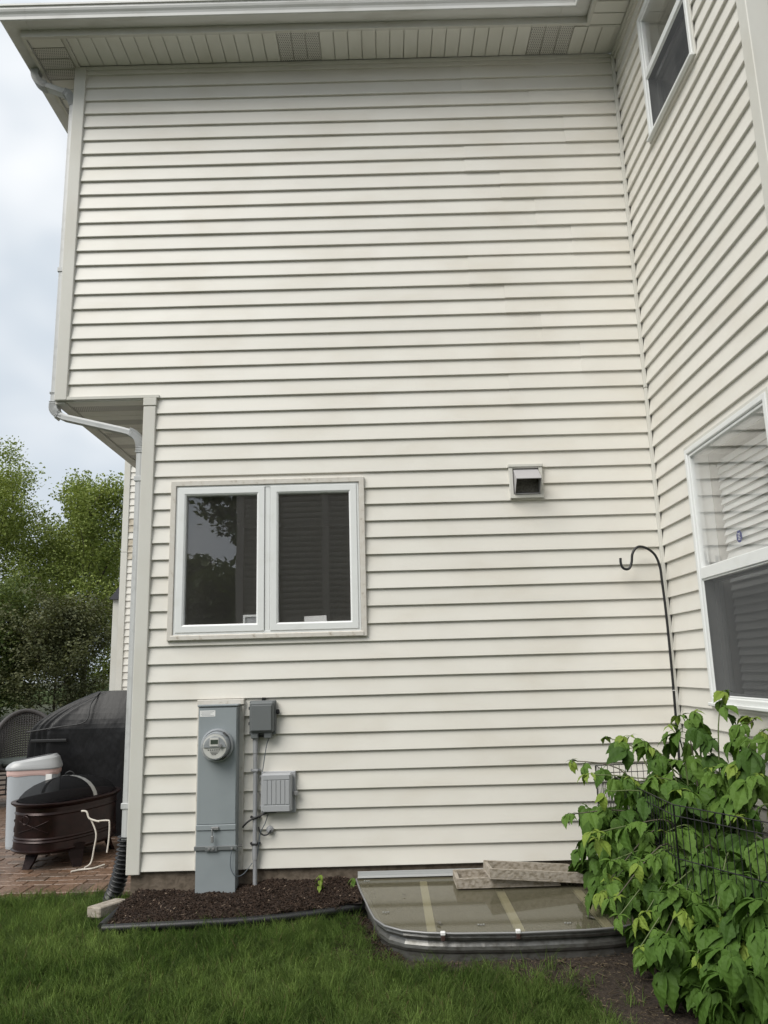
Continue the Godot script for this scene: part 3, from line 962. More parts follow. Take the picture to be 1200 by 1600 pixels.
func build_mulch_and_grass() -> void:
	# mulch bed: a mound and the chips on it
	var bed := PackedVector2Array([Vector2(-0.38, -0.02), Vector2(1.02, -0.02), Vector2(1.09, 0.28), Vector2(0.85, 0.36), Vector2(0.43, 0.44), Vector2(-0.40, 0.49)])
	var b := MB.new()
	var cell := 0.04
	for i in 38:
		for j in 14:
			var x := -0.42 + i * cell
			var z := -0.03 + j * cell
			if Geometry2D.is_point_in_polygon(Vector2(x + cell / 2, z + cell / 2), bed):
				var q := []
				for w in [[0, 0], [1, 0], [1, 1], [0, 1]]:
					var px: float = x + w[0] * cell
					var pz: float = z + w[1] * cell
					q.append(Vector3(px, mulch_h(px, pz) - 0.006, pz))
				b.quad(q[0], q[1], q[2], q[3], Vector3.UP)
	var mound := put(self, "mulch_bed", b, M.mulch)
	mound.set_meta("kind", "structure")
	var chip := MB.new()
	chip.tinted = true
	chip.box(Vector3(-0.5, -0.06, -0.10), Vector3(0.5, 0.06, 0.10))
	var spots := []
	for i in 30000:
		var x := rng.randf_range(-0.42, 1.1)
		var z := rng.randf_range(-0.02, 0.5)
		if not Geometry2D.is_point_in_polygon(Vector2(x, z), bed):
			continue
		if x > 0.008 and x < 0.244 and z < 0.1:
			continue
		spots.append(Vector3(x, mulch_h(x, z) + rng.randf_range(-0.006, 0.012), z))
	for i in 900:      # strays on the bare earth beside the well
		var x := rng.randf_range(0.9, 1.25)
		var z := rng.randf_range(0.3, 1.0)
		if z > 0.32 + (x - 1.05) * 3.5 or x < 1.05:
			spots.append(Vector3(x, GY + rng.randf_range(0.0, 0.014), z))
	var mm := MultiMesh.new()
	mm.transform_format = MultiMesh.TRANSFORM_3D
	mm.use_colors = true
	mm.mesh = chip.mesh()
	mm.instance_count = spots.size()
	for i in spots.size():
		var l := rng.randf_range(0.010, 0.04)
		var bs := Basis.from_euler(Vector3(rng.randf_range(-0.7, 0.7), rng.randf() * TAU, rng.randf_range(-0.7, 0.7))).scaled_local(Vector3(l, rng.randf_range(0.012, 0.03), rng.randf_range(0.012, 0.036)))
		mm.set_instance_transform(i, Transform3D(bs, spots[i]))
		var t := rng.randf()
		var c := Color(0.018, 0.012, 0.009).lerp(Color(0.050, 0.031, 0.021), rng.randf())
		if t > 0.982:
			c = Color(0.20, 0.15, 0.11)
		mm.set_instance_color(i, c)
	var mi := MultiMeshInstance3D.new()
	mi.name = "mulch"
	mi.multimesh = mm
	mi.material_override = M.chip
	add_child(mi)
	mi.set_meta("label", "dark brown shredded bark mulch in the bed under the electric meter")
	mi.set_meta("category", "mulch")
	mi.set_meta("kind", "stuff")

	# lawn
	var blade := MB.new()
	blade.tinted = true
	var prev := []
	for s in 4:
		var t := s / 3.0
		var w := 0.5 * (1.0 - t * t * 0.98)
		var p := Vector3(0, t * (1.0 - 0.12 * t), t * t * 0.42)
		var nn := Vector3(0, 0.35 + 0.5 * t, 1.0 - 0.2 * t).normalized()
		var cur := [p + Vector3(-w, 0, 0), p + Vector3(w, 0, 0), (nn + Vector3(-0.45, 0, 0)).normalized(), (nn + Vector3(0.45, 0, 0)).normalized()]
		if s > 0:
			blade.quadn(prev[0], prev[1], cur[1], cur[0], prev[2], prev[3], cur[3], cur[2])
		prev = cur
	var place := []
	var f := FastNoiseLite.new()
	f.seed = 21
	f.frequency = 1.6
	var edge := [Vector2(1.0, 0.24), Vector2(1.1, 0.86), Vector2(1.3, 1.03), Vector2(1.6, 1.09), Vector2(1.85, 1.17), Vector2(1.98, 1.40), Vector2(2.12, 1.75), Vector2(2.45, 2.45)]
	for i in 300000:
		var x := rng.randf_range(-1.9, 2.7)
		var z := rng.randf_range(-0.30, 2.25)
		if i > 270000:
			x = rng.randf_range(-5.0, 4.0)
			z = rng.randf_range(-0.3, 4.6)
		var keep := 1.0
		# distance outside the bare patches
		if x > 1.0:
			var lim := 0.0
			for k in edge.size() - 1:
				if x >= edge[k].x and x < edge[k + 1].x:
					lim = lerpf(edge[k].y, edge[k + 1].y, (x - edge[k].x) / (edge[k + 1].x - edge[k].x))
			if x >= 2.45:
				lim = 2.45 + (x - 2.45) * 0.8
			if x >= 0.95:
				var d := z - lim
				if d < -0.16:
					continue
				keep = smoothstep(-0.10, 0.22, d + 0.16 * f.get_noise_2d(x * 2.0, z * 2.0))
				keep = maxf(keep, 0.035)
		if x > -0.40 and x < 1.12:       # behind the edging is the mulch bed
			var ez := lerpf(0.52, 0.30, clampf((x + 0.4) / 1.5, 0.0, 1.0))
			if z < ez:
				continue
		elif x <= -0.40 and z < -0.26:
			continue
		if x < -0.40 and x > -0.6 and z > 0.03 and z < 0.28:    # the brick lies here
			continue
		if rng.randf() > keep:
			continue
		var g := f.get_noise_2d(x * 0.8, z * 0.8)
		place.append([x, z, g, keep])
	for q: Vector2 in [Vector2(1.63, 1.07), Vector2(1.93, 1.10), Vector2(2.0, 1.2), Vector2(1.42, 1.06), Vector2(1.16, 0.93), Vector2(1.09, 0.72), Vector2(1.8, 1.12), Vector2(2.2, 1.5), Vector2(2.08, 1.3)]:
		for i in 26:
			place.append([q.x + rng.randfn() * 0.022, q.y + rng.randfn() * 0.018, 0.2, 1.25])
	var gm := MultiMesh.new()
	gm.transform_format = MultiMesh.TRANSFORM_3D
	gm.use_colors = true
	gm.mesh = blade.mesh()
	gm.instance_count = place.size()
	for i in place.size():
		var p: Array = place[i]
		var tuft := f.get_noise_2d(p[0] * 5.0 + 40.0, p[1] * 5.0)
		var hgt: float = rng.randf_range(0.05, 0.13) * (0.85 + 0.75 * tuft) * (0.55 + 0.45 * p[3])
		var wd := rng.randf_range(0.0026, 0.0048)
		var lean := f.get_noise_2d(p[0] * 3.0, p[1] * 3.0 + 90.0) * 4.0
		var bs := Basis.from_euler(Vector3(rng.randf_range(-0.15, 0.75), lean + rng.randf_range(-1.3, 1.3), rng.randf_range(-0.3, 0.3))).scaled_local(Vector3(wd, hgt, hgt))
		gm.set_instance_transform(i, Transform3D(bs, Vector3(p[0], GY - 0.022, p[1])))
		var c := Color(0.085, 0.155, 0.032).lerp(Color(0.29, 0.41, 0.12), clampf(rng.randf() * 0.8 + p[2] * 0.7, 0.0, 1.0))
		if rng.randf() > 0.965 - 0.12 * (1.0 - p[3]):
			c = Color(0.23, 0.20, 0.10)
		gm.set_instance_color(i, c)
	var gi := MultiMeshInstance3D.new()
	gi.name = "grass"
	gi.multimesh = gm
	gi.material_override = M.grass_blade
	add_child(gi)
	gi.set_meta("label", "lush green lawn grass in front of the house")
	gi.set_meta("category", "grass")
	gi.set_meta("kind", "stuff")
	# bits of dead grass and twig on the earth
	var tw := MultiMesh.new()
	tw.transform_format = MultiMesh.TRANSFORM_3D
	tw.use_colors = true
	tw.mesh = chip.mesh()
	var pts := []
	for i in 7000:
		var p := Vector2(rng.randf_range(1.05, 3.0), rng.randf_range(0.9, 2.6))
		if p.y > 0.95 and (p.x > 1.6 or p.y > 1.02):
			pts.append(p)
	tw.instance_count = pts.size()
	for i in pts.size():
		var l := rng.randf_range(0.004, 0.012) if rng.randf() < 0.7 else rng.randf_range(0.012, 0.05)
		var bs := Basis.from_euler(Vector3(rng.randf_range(-0.2, 0.2), rng.randf() * TAU, rng.randf_range(-0.25, 0.25))).scaled_local(Vector3(l, rng.randf_range(0.008, 0.02), rng.randf_range(0.008, 0.022)))
		tw.set_instance_transform(i, Transform3D(bs, Vector3(pts[i].x, GY - 0.014 + rng.randf_range(0.0, 0.012), pts[i].y)))
		tw.set_instance_color(i, Color(0.04, 0.03, 0.021).lerp(Color(0.20, 0.155, 0.10), pow(rng.randf(), 3.0)))
	var ti := MultiMeshInstance3D.new()
	ti.name = "ground_litter"
	ti.multimesh = tw
	ti.material_override = M.chip
	add_child(ti)
	ti.set_meta("label", "dry grass bits and twigs scattered on the bare earth")
	ti.set_meta("category", "litter")
	ti.set_meta("kind", "stuff")

	# black edging of the bed
	var e := thing("garden_edging", "black plastic lawn edging round the mulch bed", "edging", Vector3(0.4, GY, 0.45))
	var line := [Vector3(-0.36, -0.135, -0.12), Vector3(-0.385, -0.145, 0.12), Vector3(-0.405, -0.155, 0.36), Vector3(-0.412, -0.162, 0.50)]
	var line2 := [Vector3(-0.40, -0.166, 0.515), Vector3(0.0, -0.163, 0.495), Vector3(0.43, -0.162, 0.452), Vector3(0.80, -0.155, 0.37), Vector3(1.075, -0.147, 0.265)]
	for l in [line, line2]:
		var t := MB.new()
		var c := curve(l, 5)
		t.tube(c, 0.023, 10)
		for i in c.size() - 1:
			var a: Vector3 = c[i]
			var d: Vector3 = c[i + 1]
			var side := (d - a).cross(Vector3.UP).normalized() * 0.0025
			for s: float in [-1.0, 1.0]:
				t.quad(a + side * s, d + side * s, d + side * s - Vector3.UP * 0.13, a + side * s - Vector3.UP * 0.13, side * s)
		put(e, "strip", t, M.black_plastic)

	# a loose brick in the grass and two seedlings in the mulch
	var k := thing("loose_brick", "worn concrete brick half sunk in grass beside the black edging", "brick", Vector3(-0.5, GY, 0.15))
	var kb := MB.new()
	kb.box(Vector3(-0.052, -0.06, -0.115), Vector3(0.052, 0.0, 0.115), 0.006, Transform3D(Basis.from_euler(Vector3(-0.05, -0.42, 0.04)), Vector3(-0.497, -0.128, 0.16)))
	put(k, "block", kb, M.concrete_block)
	for s in [["pale_seedling", "pale yellow-green seedling sprouting from the mulch", 0.765, 0.2, 0.10, 3], ["green_seedling", "small green seedling at the corner of the well cover", 0.955, 0.12, 0.055, 2]]:
		var base := Vector3(s[2], mulch_h(s[2], s[3]), s[3])
		var sd := thing(s[0], s[1], "seedling", base)
		var t := MB.new()
		t.tube([base, base + Vector3(0.004, s[4] * 0.6, 0), base + Vector3(0, s[4], 0.004)], 0.002, 5)
		put(sd, "stem", t, M.stem)
		for i in 7:
			var lb := MB.new()
			leaflet(lb, Transform3D(Basis.from_euler(Vector3(0.5, i * 2.2, 0)), base + Vector3(0, s[4] * (0.35 + 0.1 * i), 0)), 0.045, 0.026)
			put(sd, "leaf", lb, M["leaf_%d" % s[5]])


# ---------------------------------------------------------------- trees

func tree(called: String, label: String, base: Vector3, h: float, spread: float, low: float, clumps: int, ca: Color, cb: Color, sd: int, leaf: float, group: String, leafless := 0.0) -> void:
	var r := RandomNumberGenerator.new()
	r.seed = sd
	var t := thing(called, label, "tree", base, group)
	var wood := MB.new()
	var tr := []
	var rad := []
	for i in 9:
		var f := i / 8.0
		tr.append(base + Vector3(sin(f * 3.0 + sd) * 0.02 * h * f, f * h * 0.86 - 0.1, cos(f * 2.3 + sd) * 0.02 * h * f))
		rad.append(h * 0.011 * (1.0 - 0.86 * f) + 0.01)
	wood.tube(tr, rad, 8)
	var tips := []
	var limbs := 17
	for i in limbs:
		var f := lerpf(low, 0.97, pow(float(i) / (limbs - 1), 0.9))
		var a := i * 2.4 + r.randf_range(-0.4, 0.4)
		var start: Vector3 = base + Vector3(0, f * h * 0.84, 0)
		var prof := sin(PI * clampf((f - low) / (1.0 - low) * 0.8 + 0.17, 0.0, 1.0))
		var ln := spread * (0.35 + 0.75 * prof) * r.randf_range(0.75, 1.15)
		var rise := lerpf(0.35, 1.3, f)
		var dir := Vector3(cos(a), rise, sin(a)).normalized()
		var pts := [start]
		for s in 4:
			dir = (dir + Vector3(r.randf_range(-0.2, 0.2), 0.06, r.randf_range(-0.2, 0.2))).normalized()
			pts.append(pts[-1] + dir * ln / 4.0)
		var lr := h * 0.0055 * (1.1 - 0.6 * f)
		wood.tube(pts, [lr, lr * 0.75, lr * 0.5, lr * 0.3, lr * 0.12], 5, false)
		for s in 8:
			var g := 0.25 + 0.75 * s / 7.0
			var p: Vector3 = pts[int(g * 4)] if g < 1.0 else pts[4]
			var d2 := (dir + Vector3(r.randf_range(-1, 1), r.randf_range(-0.35, 0.7), r.randf_range(-1, 1))).normalized()
			var l2 := ln * r.randf_range(0.25, 0.5)
			var q := p + d2 * l2 * 0.5 + Vector3(0, 0.05, 0)
			var e := p + d2 * l2
			wood.tube([p, q, e], [lr * 0.35, lr * 0.2, lr * 0.08], 4, false)
			tips.append([q, e])
	put(t, "trunk", wood, M.bark)
	var lm := MB.new()
	lm.tinted = true
	for i in 13:
		var o := Vector3(r.randf_range(-1, 1), r.randf_range(-0.8, 0.8), r.randf_range(-1, 1)) * 0.36
		var bs := Basis.from_euler(Vector3(r.randf_range(-1.2, 0.5), r.randf() * TAU, r.randf_range(-0.6, 0.6)))
		var L := leaf * r.randf_range(0.8, 1.3)
		var a := o
		var b2 := o + bs * Vector3(L * 0.36, 0.1 * L, L * 0.5)
		var c2 := o + bs * Vector3(0, -0.12 * L, L)
		var d := o + bs * Vector3(-L * 0.36, 0.1 * L, L * 0.5)
		var u := bs * Vector3.UP
		lm.flat(a, b2, c2, u)
		lm.flat(a, c2, d, u)
	var lv := lm.v
	var ln2 := lm.n
	var cr := MB.new()
	cr.tinted = true
	for i in clumps:
		var tip: Array = tips[r.randi_range(0, tips.size() - 1)]
		var p: Vector3 = tip[0].lerp(tip[1], r.randf_range(0.0, 1.15)) + Vector3(r.randfn(), r.randfn() * 0.8, r.randfn()) * spread * 0.045
		var x := Transform3D(Basis.from_euler(Vector3(r.randf_range(-0.5, 0.5), r.randf() * TAU, r.randf_range(-0.5, 0.5))).scaled(Vector3.ONE * r.randf_range(0.8, 1.35)), p)
		cr.v.append_array(x * lv)
		cr.n.append_array(Transform3D(x.basis.orthonormalized(), Vector3.ZERO) * ln2)
		var col := ca.lerp(cb, r.randf())
		for k in lv.size():
			cr.c.append(col)
	put(t, "crown", cr, M.tree_leaf)


func build_trees() -> void:
	var g := Color(0.17, 0.225, 0.055)
	var g2 := Color(0.31, 0.36, 0.11)
	var dk := Color(0.085, 0.125, 0.04)
	var dk2 := Color(0.165, 0.205, 0.07)
	var pu := Color(0.078, 0.090, 0.044)
	var pu2 := Color(0.15, 0.155, 0.075)
	var grp := "trees behind the patio"
	tree("maple_tree", "tall full spring-green tree with the highest crown behind the wicker chairs", Vector3(-14.9, GY, -24.5), 9.6, 4.0, 0.10, 5200, g, g2, 3, 0.095, grp)
	tree("airy_tree", "light green airy tree whose crown shows sky beside the rear wing", Vector3(-10.6, GY, -25.5), 9.5, 3.2, 0.12, 2500, g, g2, 5, 0.095, grp)
	tree("young_tree", "narrow yellow-green tree close to the rear wing corner", Vector3(-9.9, GY, -29.0), 7.2, 1.9, 0.08, 1000, Color(0.18, 0.235, 0.055), Color(0.32, 0.37, 0.10), 8, 0.105, grp)
	tree("bronze_tree", "dark bronze-leaved low tree behind the covered grill", Vector3(-9.6, GY, -20.5), 3.1, 2.0, 0.04, 2000, pu, pu2, 11, 0.09, grp)
	tree("dark_low_tree", "dense dark green low tree behind the wicker chairs", Vector3(-12.6, GY, -21.0), 3.3, 2.6, 0.03, 2600, dk, dk2, 13, 0.10, grp)
	tree("far_maple", "mid-green tree filling the gap behind the airy tree", Vector3(-14.6, GY, -34.0), 8.4, 4.4, 0.08, 2400, Color(0.14, 0.185, 0.055), Color(0.23, 0.27, 0.09), 17, 0.13, grp)
	# across the lawn, mirrored in the left casement
	var back := "trees across the lawn mirrored in the window glass"
	tree("mirrored_tree", "broad dark tree across the lawn beside the neighbouring house", Vector3(-2.9, GY, 21.0), 9.5, 2.1, 0.15, 700, dk, dk2, 23, 0.24, back)
	tree("mirrored_thicket", "lower dark tree across the lawn at the far side", Vector3(-6.4, GY, 25.0), 5.4, 2.2, 0.1, 600, dk, dk2, 27, 0.24, back)
	tree("mirrored_shrub", "small dark tree across the lawn between the other two", Vector3(-5.0, GY, 23.0), 4.2, 1.9, 0.1, 450, dk, dk2, 29, 0.24, back)
	# a pale hedge line and lawn beyond the trees
	var hedge := thing("far_hedge", "low clipped hedge far behind the trees", "hedge", Vector3(-20, GY, -40))
	var hb := MB.new()
	for i in 60:
		var x := -38.0 + i * 0.55
		hb.box(Vector3(x, GY - 0.1, -41), Vector3(x + 0.6, 0.55 + 0.25 * sin(i * 1.9) + 0.15 * sin(i * 5.1), -40), 0.1)
	put(hedge, "foliage", hb, mat("hedge", lin(0.07, 0.10, 0.04), 0.9))


# ---------------------------------------------------------------- patio

func oval(c: Vector3, d: Vector2, a: float, b: float, e: float, t: float) -> Vector3:   # superellipse, long axis d
	var x := signf(cos(t)) * pow(absf(cos(t)), 2.0 / e) * a
	var y := signf(sin(t)) * pow(absf(sin(t)), 2.0 / e) * b
	return c + Vector3(d.x * x + d.y * y, 0, d.y * x - d.x * y)


func loft_rings(mb: MB, rings: Array, out_from: Vector3) -> void:   # smooth-sided skin over closed rings
	for i in rings.size() - 1:
		var n: int = rings[i].size()
		for j in n:
			var k := (j + 1) % n
			var na: Vector3 = (rings[i][k] - rings[i][(j - 1 + n) % n]).cross(rings[i + 1][j] - rings[i][j]).normalized()
			var nb: Vector3 = (rings[i][(k + 1) % n] - rings[i][j]).cross(rings[i + 1][k] - rings[i][k]).normalized()
			var mid := Vector3(out_from.x, rings[i][j].y, out_from.z)
			if na.dot(rings[i][j] - mid) < 0.0:
				na = -na
			if nb.dot(rings[i][k] - mid) < 0.0:
				nb = -nb
			mb.quadn(rings[i][j], rings[i][k], rings[i + 1][k], rings[i + 1][j], na, nb, nb, na)


func cap(mb: MB, ring_: Array, up: Vector3) -> void:
	var c := Vector3()
	for p: Vector3 in ring_:
		c += p / ring_.size()
	for j in ring_.size():
		mb.flat(c, ring_[j], ring_[(j + 1) % ring_.size()], up)


func build_patio_things() -> void:
	var gy := GY + 0.016
	# fire pit
	var c := Vector3(-1.345, 0, -1.30)
	var d := Vector2(0.36, -0.933)
	var pit := thing("fire_pit", "oval dark red metal fire pit with a domed mesh screen on four curved legs", "fire pit", Vector3(c.x, gy, c.z))
	var prof := [[-0.075, 0.94], [-0.06, 1.0], [-0.052, 1.015], [-0.045, 0.985], [0.0, 0.975], [0.008, 0.99], [0.02, 0.972], [0.03, 0.988], [0.04, 0.97], [0.19, 0.965], [0.2, 0.985], [0.215, 0.965], [0.245, 0.97], [0.262, 1.03], [0.272, 1.06], [0.280, 1.06], [0.282, 0.97], [0.2, 0.93]]
	var rings := []
	for p in prof:
		var r := []
		for j in 48:
			r.append(oval(c + Vector3(0, p[0], 0), d, 0.435 * p[1], 0.272 * p[1], 2.5, TAU * j / 48))
		rings.append(r)
	var b := MB.new()
	loft_rings(b, rings, c)
	cap(b, rings[0], Vector3.DOWN)
	put(pit, "bowl", b, M.pit_copper)
	var dome := []
	for p in [[0.283, 0.965], [0.31, 0.93], [0.345, 0.84], [0.378, 0.70], [0.405, 0.5], [0.42, 0.28], [0.426, 0.05]]:
		var r := []
		for j in 48:
			r.append(oval(c + Vector3(0, p[0], 0), d, 0.435 * p[1], 0.272 * p[1], 2.3, TAU * j / 48))
		dome.append(r)
	var db := MB.new()
	loft_rings(db, dome, c)
	cap(db, dome[-1], Vector3.UP)
	var dm := put(pit, "mesh_screen", db, M.pit_mesh)
	var band := MB.new()       # flat steel strap over the dome, and the rim wire
	for s: float in [1.0, -1.0]:
		for i in 6:
			var ang := PI / 2.0 * s
			for w in [0]:
				var a0: Vector3 = oval(c + Vector3(0, 0, 0), d, 0.435, 0.272, 2.3, ang - 0.07)
				var p := []
				for q in [[i, -0.05], [i, 0.05], [i + 1, 0.05], [i + 1, -0.05]]:
					var rr: Array = [[0.283, 0.965], [0.31, 0.93], [0.345, 0.84], [0.378, 0.70], [0.405, 0.5], [0.42, 0.28], [0.426, 0.05]][q[0]]
					var pt: Vector3 = oval(c + Vector3(0, rr[0] + 0.004, 0), d, 0.435 * rr[1], 0.275 * rr[1], 2.3, ang) + Vector3(d.x, 0, d.y) * (q[1] * 0.4 - 0.16 * s * 0.0)
					p.append(pt)
				band.quad(p[0], p[1], p[2], p[3], Vector3.UP)
	put(dm, "strap", band, M.steel)
	var hk := MB.new()
	var top := c + Vector3(0, 0.425, 0)
	hk.tube(curve([top + Vector3(-0.035, 0, 0), top + Vector3(-0.03, 0.02, 0), top + Vector3(0, 0.035, 0), top + Vector3(0.03, 0.02, 0), top + Vector3(0.035, 0, 0)], 4), 0.004, 6)
	put(dm, "handle", hk, M.black_wire)
	for l: Vector2 in [Vector2(-1.49, -0.93), Vector2(-1.13, -0.99), Vector2(-1.07, -1.58), Vector2(-1.49, -1.62)]:
		var foot := Vector3(l.x, gy, l.y)
		var inw := (c - foot)
		inw.y = 0
		inw = inw.normalized()
		var lb := MB.new()
		var acr := inw.cross(Vector3.UP)
		var pts := [foot, foot + inw * 0.03 + Vector3.UP * 0.05, foot + inw * 0.055 + Vector3.UP * 0.11, foot + inw * 0.06 + Vector3.UP * 0.155]
		for i in 3:
			for s: float in [-1.0, 1.0]:
				var a: Vector3 = pts[i]
				var e: Vector3 = pts[i + 1]
				var w0 := 0.030 + 0.012 * i
				var w1 := 0.030 + 0.012 * (i + 1)
				var th := inw * 0.022
				lb.quad(a - acr * w0, a + acr * w0, e + acr * w1, e - acr * w1, -inw)
				lb.quad(a - acr * w0 + th, a + acr * w0 + th, e + acr * w1 + th, e - acr * w1 + th, inw)
				lb.quad(a + acr * w0 * s, a + acr * w0 * s + th, e + acr * w1 * s + th, e + acr * w1 * s, acr * s)
		lb.quad(pts[0] - acr * 0.03, pts[0] + acr * 0.03, pts[0] + acr * 0.03 + inw * 0.022, pts[0] - acr * 0.03 + inw * 0.022, Vector3.DOWN)
		put(pit, "leg", lb, M.pit_copper)
	# embossed crosses and carrying rings
	for e in [[0.62, 0.9], [-0.15, 0.9], [1.5, 0.8]]:
		var xb := MB.new()
		for s: float in [-1.0, 1.0]:
			var pl := []
			for i in 7:
				var f := i / 6.0 - 0.5
				pl.append(oval(c + Vector3(0, 0.115 + s * f * 0.085, 0), d, 0.435 * 0.975, 0.272 * 0.975, 2.5, PI - e[0] * 1.4 - f * 0.75))
			xb.tube(pl, 0.0035, 5)
		put(pit, "embossed_cross", xb, M.pit_copper)
	for ang: float in [PI * 1.02, PI * 0.62, 0.1]:
		var pr := oval(c + Vector3(0, 0.20, 0), d, 0.435 * 1.02, 0.272 * 1.02, 2.5, ang)
		var ow := (pr - c)
		ow.y = 0
		ow = ow.normalized()
		var tg := ow.cross(Vector3.UP)
		var rb := MB.new()
		var loop := []
		for i in 17:
			var a := TAU * i / 16
			loop.append(pr + ow * 0.012 + tg * sin(a) * 0.03 + Vector3.UP * (cos(a) * 0.03 - 0.03))
		rb.tube(loop, 0.0045, 6, false)
		rb.box(Vector3(-0.008, -0.008, -0.008), Vector3(0.008, 0.008, 0.014), 0.0, Transform3D(Basis(tg, Vector3.UP, ow), pr))
		put(pit, "carrying_ring", rb, M.pit_copper)
	var rope := thing("white_cord", "white cotton cord hanging from the fire pit ring onto the bricks", "cord", Vector3(-1.1, gy, -0.95))
	var zf := -0.98
	var rp := MB.new()
	var pts2 := []
	for q in [[128, 1267], [136, 1268], [140, 1278], [150, 1282], [156, 1283]]:
		pts2.append(at(2, zf, q[0], q[1]) + Vector3(0, 0, 0.01))
	rp.tube(curve(pts2, 5), 0.007, 6)
	var p3 := []
	for q in [[142, 1280], [150, 1302], [147, 1325], [142, 1348], [132, 1356]]:
		p3.append(at(2, zf + (0.05 if q[1] > 1350 else 0.0), q[0], q[1]))
	rp.tube(curve(p3, 5), 0.006, 6)
	var p4 := []
	for q in [[152, 1283], [168, 1282], [171, 1286], [170, 1310], [167, 1332]]:
		p4.append(at(2, zf, q[0], q[1]))
	rp.tube(curve(p4, 5), 0.006, 6)
	var p5 := []
	for q in [[111, 1362], [127, 1359], [145, 1357], [163, 1351]]:
		p5.append(at(1, gy + 0.008, q[0], q[1]))
	rp.tube(curve(p5, 4), 0.0065, 6)
	put(rope, "strand", rp, M.rope)

	# covered grill
	var gx := -1.30
	var grill := thing("covered_grill", "barbecue grill under a black weatherproof cover against the house", "grill", Vector3(gx, gy, -2.35))
	var gr := []
	var levels := [0.0, 0.06, 0.2, 0.35, 0.5, 0.62, 0.72, 0.82, 0.88, 0.92, 0.96, 1.0, 1.05, 1.09, 1.13, 1.17, 1.2, 1.225, 1.24]
	for li in levels.size():
		var y: float = gy + levels[li]
		var f := clampf((levels[li] - 0.9) / 0.34, 0.0, 1.0)
		var x0 := lerpf(-2.03, -1.50, pow(f, 1.7))
		var x1 := lerpf(-0.62, -0.70, f)
		var z0 := lerpf(-2.68, -2.55, f)
		var z1 := lerpf(-2.06, -2.20, pow(f, 1.5))
		var r := []
		var n := 200
		for j in n:
			var t := TAU * j / n
			var cx := (x0 + x1) / 2.0 - 0.0
			var cz := (z0 + z1) / 2.0
			var p := oval(Vector3(cx, y, cz), Vector2(1, 0), (x1 - x0) / 2.0, (z1 - z0) / 2.0, 9.0, t)
			var amp: float = 0.046 * (1.0 - 0.75 * f) * (0.5 + 0.7 * (1.0 - levels[li]))
			var wv: float = 1.3 * absf(sin(t * 5.5 + 1.3 + levels[li] * 0.7)) + 0.9 * absf(sin(t * 9.5 - levels[li] * 0.9)) + 0.5 * sin(t * 29.0 + levels[li] * 3.0) - 0.9
			var o := (p - Vector3(cx, y, cz)).normalized()
			r.append(p + o * wv * amp)
		gr.append(r)
	var gb := MB.new()
	loft_rings(gb, gr, Vector3(gx, 0, -2.35))
	cap(gb, gr[-1], Vector3.UP)
	put(grill, "cover", gb, M.tarp)
	var sm := MB.new()
	sm.tube(curve([Vector3(-2.045, 0.72, -2.03), Vector3(-1.75, 0.76, -2.03), Vector3(-1.52, 0.80, -2.03), Vector3(-1.50, 0.95, -2.09), Vector3(-1.46, 1.05, -2.2)], 5), 0.006, 5)
	put(grill, "seam", sm, M.black_plastic)
	bx(grill, "strap_loop", Vector3(-2.0, 0.63, -2.045), Vector3(-1.68, 0.655, -2.02), M.black_plastic, 0.004)

	# rubbish bin
	var bc := Vector3(-1.84, 0, -1.78)
	var bin := thing("rubbish_bin", "grey plastic rubbish bin with a sloping lid and a pink bag edge", "bin", Vector3(bc.x, gy, bc.z))
	var bd := Vector2(0.97, -0.24)
	var br := []
	for p in [[0.0, 0.88], [0.02, 0.9], [0.60, 1.0], [0.605, 1.02]]:
		var r := []
		for j in 40:
			r.append(oval(bc + Vector3(0, gy + p[0], 0), bd, 0.205 * p[1], 0.14 * p[1], 3.5, TAU * j / 40))
		br.append(r)
	var bb := MB.new()
	loft_rings(bb, br, bc)
	cap(bb, br[0], Vector3.DOWN)
	put(bin, "body", bb, M.bin_body)
	var bl := MB.new()
	var lr := []
	for p in [[0.575, 1.012], [0.59, 1.03], [0.625, 1.03]]:
		var r := []
		for j in 40:
			r.append(oval(bc + Vector3(0, gy + p[0] + 0.004 * sin(j * 1.3), 0), bd, 0.205 * p[1], 0.14 * p[1], 3.5, TAU * j / 40))
		lr.append(r)
	loft_rings(bl, lr, bc)
	put(bin, "bag_edge", bl, M.bin_liner)
	var ll := MB.new()
	var l2 := []
	for p in [[0.622, 1.06, 0.0], [0.632, 1.075, 0.0], [0.645, 1.06, 0.0], [0.66, 1.03, 0.2], [0.69, 0.95, 0.7], [0.71, 0.82, 1.0]]:
		var r := []
		for j in 40:
			var q := oval(bc + Vector3(0, gy + p[0], 0), bd, 0.205 * p[1], 0.14 * p[1], 3.5, TAU * j / 40)
			q.y += (q.x - bc.x) * 0.16 * p[2]
			r.append(q)
		l2.append(r)
	loft_rings(ll, l2, bc)
	cap(ll, l2[-1], Vector3.UP)
	put(bin, "lid", ll, M.bin_lid)
	var lw := MB.new()
	var wr := []
	for j in 40:
		var q := oval(bc + Vector3(-0.01, gy + 0.712, 0), bd, 0.205 * 0.7, 0.14 * 0.66, 3.5, TAU * j / 40)
		q.y += (q.x - bc.x) * 0.16
		wr.append(q)
	wr.append(wr[0])
	lw.tube(wr, 0.004, 5, false)
	put(bin, "lid_groove", lw, M.bin_dark)
	bx(bin, "label_plate", Vector3(-1.69, 0.33, -1.672), Vector3(-1.64, 0.40, -1.66), M.sticker)

	# wicker armchairs
	for s in [[Vector3(-3.02, gy, -4.25), 0.55, "dark wicker armchair with a rounded back and green-grey cushion"], [Vector3(-2.45, gy, -4.75), -0.5, "dark wicker armchair tucked behind the covered grill"]]:
		wicker_chair(s[0], s[1], s[2])
	var wh := thing("round_table", "small black metal patio table at the wicker chairs", "table", Vector3(-3.5, gy, -3.6))
